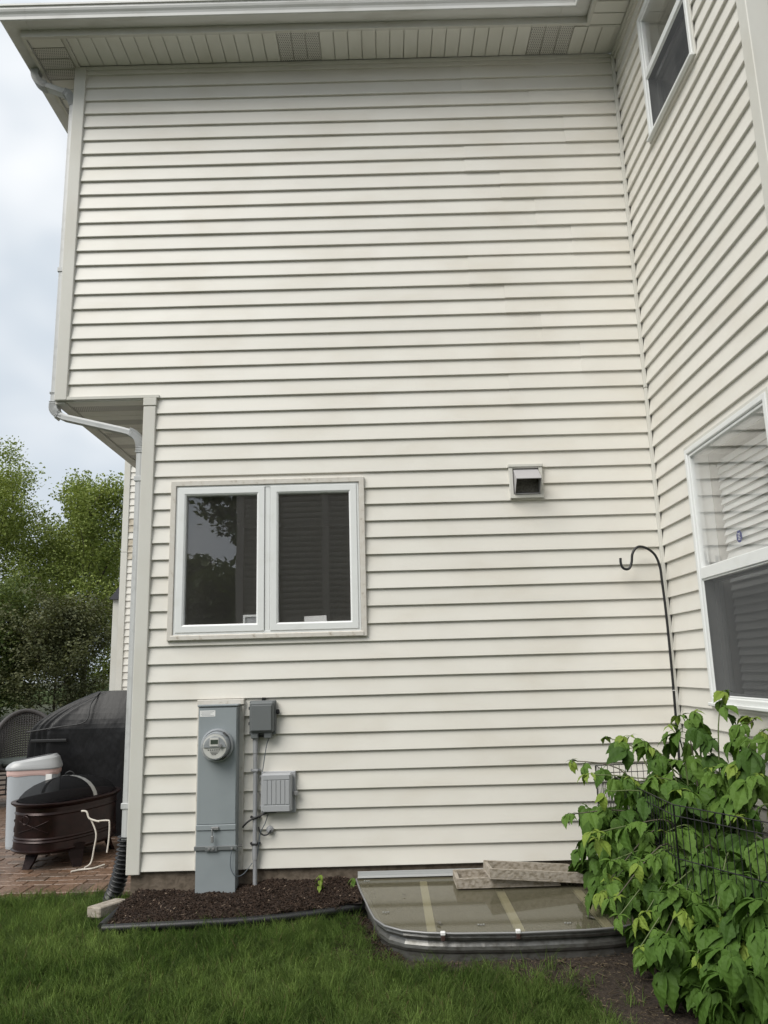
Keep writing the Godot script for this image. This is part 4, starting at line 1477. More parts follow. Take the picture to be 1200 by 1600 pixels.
	var tb := MB.new()
	tb.lathe([Vector2(0, 0.52), Vector2(0.36, 0.52), Vector2(0.37, 0.51), Vector2(0.36, 0.5), Vector2(0, 0.5)], 28, Transform3D(Basis(), Vector3(-3.5, gy, -3.6)))
	put(wh, "table_top", tb, M.black_wire)
	for i in 3:
		var a := TAU * i / 3 + 0.4
		var lg := MB.new()
		lg.tube(curve([Vector3(-3.5 + cos(a) * 0.28, gy + 0.5, -3.6 + sin(a) * 0.28), Vector3(-3.5 + cos(a) * 0.12, gy + 0.28, -3.6 + sin(a) * 0.12), Vector3(-3.5 + cos(a) * 0.3, gy, -3.6 + sin(a) * 0.3)], 5), 0.014, 6)
		put(wh, "leg", lg, M.black_wire)

	# corrugated drain under the downspout
	var dr := thing("drain_pipe", "black corrugated drain pipe fitted under the downspout", "pipe", Vector3(-0.55, GY, -0.06))
	var dp := curve([Vector3(-0.476, 0.20, -0.06), Vector3(-0.482, 0.10, -0.06), Vector3(-0.50, 0.0, -0.065), Vector3(-0.53, -0.10, -0.08), Vector3(-0.58, -0.20, -0.12)], 24)
	var dra := []
	for i in dp.size():
		dra.append(0.043 + 0.009 * clampf(sin(i * TAU / 6.0) * 2.0, -1.0, 1.0))
	var dm2 := MB.new()
	dm2.tube(dp, dra, 16)
	put(dr, "hose", dm2, M.black_plastic)


func wicker_chair(p: Vector3, turn: float, label: String) -> void:
	var t := thing("wicker_chair", label, "chair", p)
	var xf := Transform3D(Basis(Vector3.UP, turn), p)
	var weave := func(called: String, rows: Array) -> void:     # strands across and along a bent sheet
		var b := MB.new()
		for r in rows:
			var l := []
			for q: Vector3 in r:
				l.append(xf * q)
			b.tube(l, 0.010, 5, false)
		var n: int = rows[0].size()
		for j in n:
			var l := []
			for r in rows:
				l.append(xf * (r[j] + Vector3(0, 0, 0.006)))
			b.tube(l, 0.008, 4, false)
		put(t, called, b, M.wicker)
	var back := []
	for i in 22:
		var r := []
		for j in 25:
			var a := lerpf(-1.0, 1.0, j / 24.0)
			var h := 0.40 + (0.58 * sqrt(maxf(0.0, 1.0 - a * a * 0.72))) * i / 21.0
			r.append(Vector3(a * 0.34, h, -0.28 + 0.16 * a * a - 0.12 * i / 21.0))
		back.append(r)
	weave.call("backrest", back)
	var rim := MB.new()
	var rl := []
	for j in 21:
		var a := lerpf(-1.0, 1.0, j / 20.0)
		rl.append(xf * Vector3(a * 0.35, 0.41 + 0.58 * sqrt(maxf(0.0, 1.0 - a * a * 0.72)), -0.40 + 0.16 * a * a))
	rim.tube(rl, 0.03, 7)
	put(t, "back_rim", rim, M.wicker)
	for s: float in [-1.0, 1.0]:
		var arm := MB.new()
		arm.tube(curve([xf * Vector3(s * 0.34, 0.72, -0.22), xf * Vector3(s * 0.37, 0.62, 0.0), xf * Vector3(s * 0.37, 0.60, 0.24), xf * Vector3(s * 0.35, 0.45, 0.30), xf * Vector3(s * 0.33, 0.0, 0.29)], 5), 0.03, 7)
		put(t, "arm", arm, M.wicker)
		var side := []
		for i in 7:
			var r := []
			for j in 7:
				r.append(Vector3(s * 0.345, 0.12 + 0.46 * i / 6.0, -0.24 + 0.5 * j / 6.0))
			side.append(r)
		weave.call("side_panel", side)
		var lg := MB.new()
		lg.tube([xf * Vector3(s * 0.3, 0.4, -0.26), xf * Vector3(s * 0.32, 0.0, -0.32)], 0.024, 6)
		put(t, "leg", lg, M.wicker)
	var apron := []
	for i in 6:
		var r := []
		for j in 9:
			r.append(Vector3(-0.32 + 0.64 * j / 8.0, 0.12 + 0.26 * i / 5.0, 0.27))
		apron.append(r)
	weave.call("apron", apron)
	lbox(t, "seat", xf, Vector3(-0.33, 0.36, -0.28), Vector3(0.33, 0.40, 0.28), M.wicker, 0.01)
	lbox(t, "cushion", xf, Vector3(-0.30, 0.402, -0.25), Vector3(0.30, 0.47, 0.27), M.cushion, 0.025)


# ---------------------------------------------------------------- things on the wall

func build_wall_things() -> void:
	# electric meter pedestal
	var t := thing("meter_pedestal", "tall grey electric meter cabinet standing against the siding with a round meter", "meter cabinet", Vector3(0.147, GY, 0.1))
	var tr := MB.new()      # the trim that the siding is cut round
	tr.box(Vector3(-0.022, 0.0, -0.012), Vector3(0.012, 0.99, 0.02), 0.003)
	tr.box(Vector3(0.232, 0.0, -0.012), Vector3(0.275, 0.985, 0.02), 0.003)
	tr.box(Vector3(-0.024, 0.99, -0.012), Vector3(0.276, 1.025, 0.03), 0.003)
	put(t, "wall_trim", tr, M.trim_weathered)
	var px0 := 0.004
	var qx := 0.248
	var zf := 0.10
	bx(t, "cabinet", Vector3(px0, -0.25, 0.0), Vector3(qx, 0.985, zf), M.meter_grey, 0.004)
	bx(t, "top_cap", Vector3(px0 - 0.006, 0.985, -0.005), Vector3(qx + 0.007, 0.997, zf + 0.01), M.meter_grey, 0.003)
	bx(t, "front_panel", Vector3(px0 + 0.004, 0.285, zf), Vector3(qx - 0.004, 0.975, zf + 0.0045), M.meter_grey, 0.002)
	bx(t, "lower_panel", Vector3(px0 + 0.001, -0.25, zf), Vector3(qx - 0.001, 0.248, zf + 0.004), M.meter_grey, 0.002)
	bx(t, "hinge_strip", Vector3(px0, 0.250, zf + 0.0005), Vector3(qx, 0.283, zf + 0.010), M.meter_grey, 0.003)
	var bar := bx(t, "lock_bar", Vector3(px0 - 0.008, 0.136, zf + 0.002), Vector3(qx + 0.01, 0.162, zf + 0.016), M.box_dark, 0.003)
	bx(bar, "bar_bracket", Vector3(px0 + 0.06, 0.132, zf + 0.0162), Vector3(px0 + 0.135, 0.158, zf + 0.021), M.box_dark, 0.003)
	var bolt := MB.new()
	for x: float in [px0 + 0.085, px0 + 0.11, qx - 0.02]:
		bolt.lathe([Vector2(0, 0.009), Vector2(0.007, 0.008), Vector2(0.008, 0.0)], 10, Transform3D(Basis(Vector3.RIGHT, PI / 2), Vector3(x, 0.147, zf + 0.018)))
	bolt.tube([Vector3(qx + 0.005, 0.15, zf + 0.004), Vector3(qx + 0.012, 0.15, zf - 0.02), Vector3(qx + 0.03, 0.15, zf - 0.04)], 0.006, 6)
	put(bar, "bolt", bolt, M.dull_steel)
	var hs := MB.new()
	hs.box(Vector3(0.100, 0.254, zf + 0.01), Vector3(0.145, 0.272, zf + 0.022), 0.002)
	hs.tube(curve([Vector3(0.108, 0.262, zf + 0.022), Vector3(0.108, 0.258, zf + 0.034), Vector3(0.110, 0.235, zf + 0.034), Vector3(0.110, 0.222, zf + 0.032)], 4), 0.0035, 6)
	put(t, "hasp", hs, M.dull_steel)
	bx(t, "padlock", Vector3(0.102, 0.184, zf + 0.024), Vector3(0.118, 0.224, zf + 0.038), M.dull_steel, 0.003)
	var lb := MB.new()
	lb.box(Vector3(px0 + 0.010, 0.925, zf + 0.0047), Vector3(px0 + 0.106, 0.962, zf + 0.0053))
	var lbl := put(t, "maker_plate", lb, M.sticker)
	var pr := MB.new()
	for i in 4:
		pr.box(Vector3(px0 + 0.016 + 0.004 * (i % 2), 0.953 - 0.0075 * i, zf + 0.0054), Vector3(px0 + 0.100 - 0.012 * (i % 3), 0.956 - 0.0075 * i, zf + 0.0057))
	put(lbl, "print", pr, M.box_light)
	# the meter
	var cx := 0.128
	var cy := 0.751
	var f0 := zf + 0.0045
	var mx := Transform3D(Basis(Vector3.RIGHT, PI / 2), Vector3(cx, cy, f0))
	var ringm := MB.new()
	ringm.lathe([Vector2(0.10, 0.0), Vector2(0.10, 0.022), Vector2(0.097, 0.027), Vector2(0.09, 0.028), Vector2(0.086, 0.022), Vector2(0.0, 0.022)], 40, mx)
	var meter := put(t, "meter", ringm, M.meter_ring)
	var body := MB.new()
	body.lathe([Vector2(0.086, 0.022), Vector2(0.084, 0.05), Vector2(0.081, 0.075), Vector2(0.078, 0.079), Vector2(0.0, 0.079)], 40, mx)
	put(meter, "meter_body", body, M.meter_ring)
	var face := MB.new()
	face.lathe([Vector2(0.073, 0.0795), Vector2(0.073, 0.083), Vector2(0, 0.083)], 32, mx)
	put(meter, "dial", face, M.dial_face)
	var gl := MB.new()
	gl.lathe([Vector2(0.080, 0.078), Vector2(0.079, 0.105), Vector2(0.074, 0.112), Vector2(0.05, 0.116), Vector2(0, 0.117)], 40, mx)
	put(meter, "cover", gl, M.clear_cover)
	var z := f0 + 0.0835
	var up := MB.new()        # half-round plate over the upper half of the dial, notched for the display
	var arc := PackedVector2Array()
	for i in 13:
		var a := PI * i / 12.0
		arc.append(Vector2(cx + cos(a) * 0.068, cy - 0.006 + sin(a) * 0.066))
	up.prism(arc, 0.006, Transform3D(Basis(), Vector3(0, 0, z)))
	put(meter, "upper_plate", up, M.meter_ring)
	bx(meter, "display_bezel", Vector3(cx - 0.030, cy + 0.0, z + 0.0062), Vector3(cx + 0.026, cy + 0.052, z + 0.010), M.dial_face, 0.002)
	bx(meter, "display", Vector3(cx - 0.024, cy + 0.014, z + 0.0102), Vector3(cx + 0.022, cy + 0.040, z + 0.0112), M.dial_screen)
	var kn := MB.new()
	kn.lathe([Vector2(0.012, 0.0), Vector2(0.012, 0.012), Vector2(0, 0.013)], 14, Transform3D(Basis(Vector3.RIGHT, PI / 2), Vector3(cx + 0.034, cy + 0.004, z + 0.006)))
	put(meter, "knob", kn, M.dull_steel)
	var prn := MB.new()
	for i in 6:
		prn.box(Vector3(cx - 0.042 + i * 0.013, cy - 0.024, z), Vector3(cx - 0.034 + i * 0.013, cy - 0.018, z + 0.001))
	for i in 3:
		prn.box(Vector3(cx - 0.028 + 0.005 * i, cy - 0.034 - 0.008 * i, z), Vector3(cx + 0.028 - 0.009 * i, cy - 0.0305 - 0.008 * i, z + 0.001))
	put(meter, "dial_print", prn, M.dial_print)
	var clips := MB.new()
	for a: float in [0.9, -0.95]:
		clips.box(Vector3(-0.016, -0.004, -0.012), Vector3(0.016, 0.004, 0.012), 0.002, Transform3D(Basis(Vector3.BACK, a - PI / 2), Vector3(cx + cos(a) * 0.088, cy + sin(a) * 0.088, f0 + 0.04)))
	put(meter, "ring_clip", clips, M.dial_print)

	# dark telephone box
	var d := thing("utility_box", "dark grey plastic cable box with a raised lid above the conduit", "utility box", Vector3(0.40, 0.80, 0.05), "cable boxes on the siding")
	bx(d, "back_plate", Vector3(0.312, 0.80, 0.0), Vector3(0.482, 1.012, 0.035), M.box_dark, 0.006)
	bx(d, "lid", Vector3(0.318, 0.815, 0.035), Vector3(0.474, 1.006, 0.075), M.box_dark, 0.012)
	bx(d, "lid_panel", Vector3(0.332, 0.828, 0.075), Vector3(0.460, 0.985, 0.083), M.box_dark, 0.006)
	for x: float in [0.326, 0.41]:
		bx(d, "cable_entry", Vector3(x, 0.78, 0.004), Vector3(x + 0.047, 0.815, 0.06), M.box_dark, 0.004)
	bx(d, "cable_slot", Vector3(0.374, 0.785, 0.0), Vector3(0.41, 0.812, 0.03), M.black_plastic)
	var ear := MB.new()
	ear.box(Vector3(0.388, 1.012, 0.002), Vector3(0.412, 1.03, 0.02), 0.003)
	ear.box(Vector3(0.483, 0.925, 0.012), Vector3(0.503, 0.955, 0.03), 0.004)
	ear.lathe([Vector2(0.009, 0.0), Vector2(0.009, 0.008), Vector2(0, 0.009)], 10, Transform3D(Basis(Vector3.RIGHT, PI / 2), Vector3(0.497, 0.935, 0.028)))
	for y: float in [0.86, 0.955]:
		ear.box(Vector3(0.306, y, 0.012), Vector3(0.313, y + 0.02, 0.03), 0.002)
	put(d, "latch", ear, M.black_plastic)

	# light grey louvred box
	var l := thing("utility_box", "light grey plastic box with a ribbed lid beside the conduit", "utility box", Vector3(0.50, 0.33, 0.05), "cable boxes on the siding")
	bx(l, "back_plate", Vector3(0.388, 0.326, 0.0), Vector3(0.605, 0.574, 0.022), M.box_light, 0.004)
	bx(l, "lid", Vector3(0.394, 0.338, 0.022), Vector3(0.586, 0.568, 0.070), M.box_light, 0.010)
	bx(l, "lid_band", Vector3(0.408, 0.530, 0.070), Vector3(0.573, 0.560, 0.0745), M.box_light, 0.002)
	bx(l, "lid_band", Vector3(0.408, 0.343, 0.070), Vector3(0.573, 0.380, 0.0745), M.box_light, 0.002)
	for i in 6:
		var x := 0.409 + i * 0.0275
		bx(l, "rib", Vector3(x, 0.384, 0.070), Vector3(x + 0.0245, 0.527, 0.074), M.box_light, 0.002)
	var lt := MB.new()
	lt.box(Vector3(0.590, 0.43, 0.016), Vector3(0.622, 0.455, 0.04), 0.003)
	lt.tube([Vector3(0.612, 0.455, 0.03), Vector3(0.612, 0.475, 0.03)], 0.003, 5)
	lt.lathe([Vector2(0.012, 0.0), Vector2(0.012, 0.01), Vector2(0, 0.011)], 12, Transform3D(Basis(Vector3.RIGHT, PI / 2), Vector3(0.612, 0.442, 0.036)))
	for y: float in [0.36, 0.44, 0.50, 0.54]:
		lt.box(Vector3(0.379, y, 0.008), Vector3(0.392, y + 0.016, 0.03), 0.002)
	put(l, "latch", lt, M.dull_steel)

	# conduit with clips
	var c := thing("conduit", "grey plastic conduit pipe running down from the dark cable box", "conduit", Vector3(0.36, GY, 0.03))
	var cb := MB.new()
	cb.tube([Vector3(0.351, 0.79, 0.028), Vector3(0.351, 0.69, 0.028)], 0.0165, 12)
	cb.tube([Vector3(0.351, 0.70, 0.028), Vector3(0.352, 0.12, 0.028), Vector3(0.356, -0.16, 0.028)], 0.0135, 12)
	cb.tube([Vector3(0.352, 0.165, 0.028), Vector3(0.353, 0.06, 0.028)], 0.0165, 12)
	put(c, "pipe", cb, M.conduit)
	for y: float in [0.585, 0.305, 0.15]:
		var cl := MB.new()
		cl.box(Vector3(0.332, y - 0.007, 0.006), Vector3(0.371, y + 0.007, 0.0465), 0.003)
		for x: float in [0.326, 0.378]:
			cl.lathe([Vector2(0.008, 0.0), Vector2(0.007, 0.008), Vector2(0, 0.009)], 10, Transform3D(Basis(Vector3.RIGHT, PI / 2), Vector3(x, y, 0.006)))
		put(c, "clip", cl, M.conduit if y > 0.5 else M.cable_black)
	# cables
	for w in [["thick_cable", "thick black cable looping from the light box behind the conduit", "cable_black", 0.0055, [[432, 1269], [418, 1270], [405, 1275], [392, 1281], [384, 1287], [379, 1293]], 0.045],
			["looped_cable", "black cable loop entering a round wall bushing", "cable_black", 0.0045, [[404, 1292], [406, 1300], [412, 1305], [419, 1303], [423, 1297]], 0.03],
			["thin_cable", "thin grey wire hanging from the dark cable box", "cable_grey", 0.0028, [[421, 1152], [417, 1163], [414, 1180], [411, 1200], [410, 1206]], 0.03],
			["ground_wire", "thin dark wire hanging from the light box to the foundation", "cable_grey", 0.0028, [[419, 1272], [414, 1287], [407, 1301], [404, 1322], [401, 1345]], 0.03]]:
		var o := thing(w[0], w[1], "cable", at(2, w[5], w[4][-1][0], w[4][-1][1]))
		var pl := []
		for q in w[4]:
			pl.append(at(2, w[5], q[0], q[1]))
		var wb := MB.new()
		wb.tube(curve(pl, 5), w[3], 6)
		put(o, "wire", wb, M[w[2]])
	var lw := thing("seal_wire", "thin bare wire drooping from the cabinet lock to the conduit", "cable", Vector3(0.30, -0.05, 0.12))
	var lp2 := curve([Vector3(0.228, 0.148, 0.122), Vector3(0.22, 0.08, 0.12), Vector3(0.224, 0.03, 0.118), Vector3(0.25, -0.012, 0.11), Vector3(0.29, -0.012, 0.07), Vector3(0.34, 0.045, 0.048)], 5)
	var lwb := MB.new()
	lwb.tube(lp2, 0.0026, 6)
	put(lw, "wire", lwb, M.cable_grey)
	var bs := thing("wall_bushing", "round grey cable bushing in the siding under the light box", "bushing", Vector3(0.434, 0.22, 0.01))
	var bsm := MB.new()
	bsm.lathe([Vector2(0.024, 0.0), Vector2(0.023, 0.012), Vector2(0.014, 0.016), Vector2(0.012, 0.03), Vector2(0, 0.031)], 18, Transform3D(Basis(Vector3.RIGHT, PI / 2), at(2, 0.0, 422, 1296)))
	put(bs, "plate", bsm, M.conduit)

	# dryer vent
	var v := thing("dryer_vent", "grey hooded exhaust vent in a cream frame on the siding", "vent", Vector3(2.177, 2.30, 0.05))
	var I := Transform3D()
	lring(v, "frame", I, Rect2(2.063, 2.296, 0.228, 0.234), 0.026, -0.012, 0.026, M.trim)
	bx(v, "head_trim", Vector3(2.058, 2.512, 0.0), Vector3(2.295, 2.534, 0.034), M.trim, 0.003)
	bx(v, "back_plate", Vector3(2.089, 2.322, -0.012), Vector3(2.265, 2.505, 0.006), M.vent_dark)
	var hd := MB.new()
	var x0 := 2.094
	var x1 := 2.262
	var A := Vector2(2.497, 0.012)       # y, z: top at the wall
	var B := Vector2(2.408, 0.122)       # front lip
	var C := Vector2(2.325, 0.036)       # foot of the side cheeks
	var D := Vector2(2.325, 0.006)
	hd.box(Vector3(x0, -0.0025, 0), Vector3(x1, 0.0025, A.distance_to(B)), 0.001, Transform3D(Basis(Vector3.RIGHT, atan2(A.x - B.x, B.y - A.y)), Vector3(0, A.x, A.y)))
	for x: float in [x0, x1 - 0.003]:
		hd.prism(PackedVector2Array([Vector2(A.y, A.x), Vector2(B.y, B.x), Vector2(C.y, C.x), Vector2(D.y, D.x)]), 0.003, Transform3D(Basis(Vector3(0, 0, 1), Vector3(0, 1, 0), Vector3(1, 0, 0)), Vector3(x, 0, 0)))
	hd.box(Vector3(x0, 2.323, 0.006), Vector3(x1, 2.329, 0.034), 0.001)
	put(v, "hood", hd, M.vent_grey)
	bx(v, "flap", Vector3(x0 + 0.006, 2.335, 0.026), Vector3(x1 - 0.006, 2.46, 0.030), M.vent_dark, 0.001)

	# shepherd's hook leaning in the corner
	var h := thing("shepherd_hook", "black metal garden hook leaning in the inside corner of the house", "garden hook", Vector3(3.0, GY, 0.09))
	var hz := 0.09
	var hp := [Vector3(2.985, GY - 0.05, hz)]
	for q in [[1058, 1145], [1050, 1050], [1041, 960], [1034, 905], [1031, 885], [1024, 868], [1013, 858], [1001, 854], [993, 857], [988, 866], [987, 878], [984, 887], [979, 889.5], [973, 887], [970, 880], [969.5, 872]]:
		hp.append(at(2, hz, q[0], q[1]))
	var hb := MB.new()
	hb.tube(curve(hp, 4), 0.0085, 8)
	put(h, "rod", hb, M.black_wire)
	var tw := MB.new()
	tw.tube(curve([at(2, hz + 0.014, 1051, 1079), at(2, hz + 0.016, 1055, 1079), at(2, hz + 0.014, 1057.5, 1085), at(2, hz + 0.012, 1058, 1096)], 4), 0.0022, 5)
	put(h, "twist_tie", tw, M.sticker)

	# things standing on the sill behind the casement glass
	var pf := thing("picture_frame", "small pale picture frame standing behind the left casement pane", "picture frame", Vector3(0.29, 1.456, -0.13))
	lring(pf, "frame", Transform3D(Basis(Vector3.UP, 0.0), Vector3(0, 0, -0.13)), Rect2(0.235, 1.457, 0.13, 0.115), 0.016, -0.01, 0.004, M.vinyl_white)
	bx(pf, "picture", Vector3(0.25, 1.472, -0.139), Vector3(0.35, 1.557, -0.137), M.box_light)
	var pc := thing("paper_card", "white paper card propped behind the right casement pane", "card", Vector3(0.72, 1.456, -0.13))
	var pcb := MB.new()
	pcb.box(Vector3(0.0, 0, -0.0008), Vector3(0.15, 0.085, 0.0008), 0.0, Transform3D(Basis.from_euler(Vector3(-0.2, 0.1, 0.04)), Vector3(0.652, 1.468, -0.12)))
	put(pc, "sheet", pcb, M.sticker)


# ---------------------------------------------------------------- window well

func well_path(inset: float) -> Array:
	var half := [Vector2(0.992, 0.03), Vector2(1.0, 0.10), Vector2(1.03, 0.30), Vector2(1.06, 0.47), Vector2(1.085, 0.62), Vector2(1.115, 0.77), Vector2(1.165, 0.875), Vector2(1.245, 0.945), Vector2(1.36, 0.985), Vector2(1.5, 1.005), Vector2(1.82, 1.02)]
	var pts := []
	for p in half:
		pts.append(p)
	for i in range(half.size() - 2, -1, -1):
		pts.append(Vector2(3.64 - half[i].x, half[i].y))
	var out := []
	for i in pts.size():
		var t: Vector2 = (pts[mini(i + 1, pts.size() - 1)] - pts[maxi(i - 1, 0)]).normalized()
		out.append(pts[i] + Vector2(t.y, -t.x) * inset)
	return out


func build_window_well() -> void:
	var w := thing("window_well", "curved galvanised steel window well wall half buried in the earth", "window well", Vector3(1.82, GY - 0.4, 0.5))
	var b := MB.new()
	var prof := [[0.0, -0.082], [0.012, -0.078], [0.022, -0.082], [0.026, -0.092], [0.02, -0.104], [0.006, -0.108], [0.0, -0.112], [0.004, -0.122], [0.014, -0.135], [0.016, -0.15], [0.01, -0.163], [0.0, -0.172], [0.0, -0.20], [0.0, -0.6]]
	var rows := []
	for p in prof:
		var r := []
		for q: Vector2 in well_path(-p[0] + 0.02):
			r.append(Vector3(q.x, p[1] - 0.012 * clampf(q.y, 0, 1), q.y))
		rows.append(r)
	for i in rows.size() - 1:
		for j in rows[i].size() - 1:
			b.quad(rows[i][j], rows[i][j + 1], rows[i + 1][j + 1], rows[i + 1][j], rows[i][j] - Vector3(1.82, rows[i][j].y + 0.0, 0.2))
	put(w, "corrugated_wall", b, M.galvanised)
	var fl := MB.new()
	var base := PackedVector2Array()
	for q: Vector2 in well_path(0.03):
		base.append(q)
	fl.prism(base, 0.02, Transform3D(Basis(Vector3(1, 0, 0), Vector3(0, 0, 1), Vector3(0, 1, 0)), Vector3(0, -0.62, 0)))
	put(w, "gravel_floor", fl, M.soil)

	var cvr := thing("window_well_cover", "translucent olive plastic cover lying over the window well", "well cover", Vector3(1.82, -0.08, 0.5))
	var poly := PackedVector2Array()
	for q: Vector2 in well_path(-0.012):
		poly.append(q)
	var lid := MB.new()
	var tilt := Transform3D(Basis(Vector3(1, 0, 0), Vector3(0, -0.014, 1), Vector3(0, 1, 0.014)), Vector3(0, -0.062, 0))
	var li := Geometry2D.triangulate_polygon(poly)
	for i in range(0, li.size(), 3):
		lid.flat(tilt * Vector3(poly[li[i]].x, poly[li[i]].y, 0), tilt * Vector3(poly[li[i + 1]].x, poly[li[i + 1]].y, 0), tilt * Vector3(poly[li[i + 2]].x, poly[li[i + 2]].y, 0), Vector3.UP)
	put(cvr, "sheet", lid, M.well_lid)
	var rim := MB.new()
	var rp := []
	for q: Vector2 in well_path(-0.016):
		rp.append(Vector3(q.x, -0.067 - 0.014 * q.y, q.y))
	rim.tube(rp, 0.006, 6)
	put(cvr, "edge_bead", rim, M.dull_steel)
	bx(cvr, "back_flange", Vector3(0.985, -0.066, 0.012), Vector3(2.66, -0.028, 0.017), M.lid_flange, 0.001)
	bx(cvr, "flange_lip", Vector3(0.985, -0.056, 0.018), Vector3(2.66, -0.052, 0.062), M.lid_flange, 0.001)
	for x: float in [1.385, 1.82, 2.26]:
		var sh := 0.0 if x < 1.5 else (0.0)
		bx(cvr, "support_bar", Vector3(x - 0.022, -0.105, 0.05), Vector3(x + 0.022, -0.083, 0.985), M.lid_bar, 0.003)
	for q in [[577, 1386], [818, 1389]]:
		pass
	for x: float in [1.435, 1.80]:
		var cl := MB.new()
		cl.box(Vector3(x - 0.012, -0.083, 1.022), Vector3(x + 0.012, -0.066, 1.044), 0.003)
		var clip := put(cvr, "clip", cl, M.sticker)
		bx(clip, "clip_foot", Vector3(x - 0.010, -0.108, 1.03), Vector3(x + 0.010, -0.083, 1.043), mat("clip_rust", lin(0.045, 0.022, 0.018), 0.6) if not M.has("clip_rust") else M.clip_rust, 0.003)
	for q: Vector2 in [Vector2(1.03, 0.11), Vector2(1.145, 0.70), Vector2(1.62, 0.93), Vector2(2.05, 0.94)]:
		var s := MB.new()
		for k in 3:
			s.lathe([Vector2(0, 0.004), Vector2(0.005, 0.003), Vector2(0.006, 0.0)], 8, Transform3D(Basis(), Vector3(q.x + 0.013 * k, -0.0575 - 0.014 * q.y, q.y + 0.004 * (k % 2))))
		put(cvr, "screw", s, M.steel)
	# a few dead leaves on it
	for q in [[1.27, 0.42, 0.02, "long dry leaf scrap on the well cover left of the first pale bar"], [1.42, 0.88, 0.035, "curled dark leaf scrap at the near end of the first pale bar"], [2.17, 0.86, 0.045, "largest dry leaf scrap on the well cover beside the bush"]]:
		var lf := thing("fallen_leaf", q[3], "leaf", Vector3(q[0], -0.058 - 0.014 * q[1], q[1]), "leaf scraps on the well cover")
		var lb := MB.new()
		leaflet(lb, Transform3D(Basis(Vector3.UP, q[0] * 9.0), Vector3(q[0], -0.0525 - 0.014 * q[1], q[1])), q[2] * 1.4, q[2] * 0.6, 0.0)
		put(lf, "blade", lb, M.vent_dark)

	# splash blocks
	splash_block("splash_block", "weathered concrete splash block lying flat on the well cover", Transform3D(Basis.from_euler(Vector3(0.0, 0.02, 0.0)), Vector3(1.565, -0.0595, 0.345)), 0.60)
	splash_block("splash_block", "weathered concrete splash block tilted on top of the other block", Transform3D(Basis.from_euler(Vector3(0.0, 0.06, -0.082)), Vector3(1.752, -0.001, 0.385)), 0.62)


func splash_block(called: String, label: String, xf: Transform3D, L: float) -> void:   # a trough: open at the far end; x along it, z from the near wall backwards
	var t := thing(called, label, "splash block", xf.origin, "concrete splash blocks")
	var W := 0.215
	var b := MB.new()
	var H := 0.056
	b.box(Vector3(0, 0, -W), Vector3(L, 0.012, 0), 0.003, xf)
	for z: float in [-0.02, -W]:
		b.prism(PackedVector2Array([Vector2(0, 0.012), Vector2(L - 0.005, 0.012), Vector2(L - 0.005, 0.022), Vector2(L - 0.11, H), Vector2(0, H)]), 0.02, xf * Transform3D(Basis(), Vector3(0, 0, z)))
	b.box(Vector3(0, 0.012, -W + 0.02), Vector3(0.022, H - 0.002, -0.02), 0.003, xf)
	put(t, "trough", b, M.concrete_block)


# ---------------------------------------------------------------- pen and bush

func leaflet(b: MB, xf: Transform3D, L: float, W: float, droop := 0.35) -> void:   # a toothed, pointed leaf along +z, folded a little on the midrib
	var ts := [0.0, 0.1, 0.24, 0.38, 0.46, 0.56, 0.64, 0.74, 0.82, 0.9, 1.0]
	var prev := []
	for i in ts.size():
		var t: float = ts[i]
		var w := W * 0.5 * pow(sin(PI * pow(t, 0.70)), 0.9) if t < 1.0 else 0.0
		if t > 0.7:
			w *= 0.82
		if i >= 3:
			w *= 0.92 if i % 2 == 1 else 1.07
		var y := -droop * L * t * t
		var z := L * t * (1.0 - 0.18 * droop * t)
		var m := Vector3(0, y, z)
		var quilt := W * (0.022 if i % 2 == 1 else -0.012)
		var cur := [m + Vector3(-w, w * 0.22, 0), m + Vector3(-w * 0.5, w * 0.18 + quilt, 0), m, m + Vector3(w * 0.5, w * 0.18 + quilt, 0), m + Vector3(w, w * 0.22, 0)]
		if i > 0:
			var up := xf.basis * Vector3(0, 1, 0.9 * droop * t).normalized()
			for k in 4:
				b.quad(xf * prev[k], xf * prev[k + 1], xf * cur[k + 1], xf * cur[k], up)
		prev = cur


func compound(kind: int) -> ArrayMesh:      # petiole and three or five hanging leaflets
	var b := MB.new()
	var p := 0.05
	b.tube([Vector3.ZERO, Vector3(0, 0.01, p * 0.5), Vector3(0, 0.004, p)], 0.0016, 4, false)
	var spots := [[0.0, 1.0, 0.0], [1.05, 0.82, -0.008], [-1.0, 0.86, -0.008]]
	if kind % 3 == 1:
		spots = [[0.0, 1.0, 0.0], [0.85, 0.85, -0.004], [-0.9, 0.8, -0.004], [1.6, 0.62, -0.02], [-1.55, 0.66, -0.02]]
	elif kind % 3 == 2:
		spots = [[0.15, 1.0, 0.0], [-0.95, 0.92, -0.006]]
	for i in spots.size():
		var s: Array = spots[i]
		var e := Vector3(0.30 + 0.45 * ((kind * 7 + i * 3) % 5) / 4.0, s[0], 0.25 * (((kind + i * 2) % 3) - 1))
		leaflet(b, Transform3D(Basis.from_euler(e), Vector3(0, 0.003, p + s[2])), 0.105 * s[1], 0.064 * s[1], 0.30 + 0.12 * ((kind + i) % 3))
	return b.mesh()


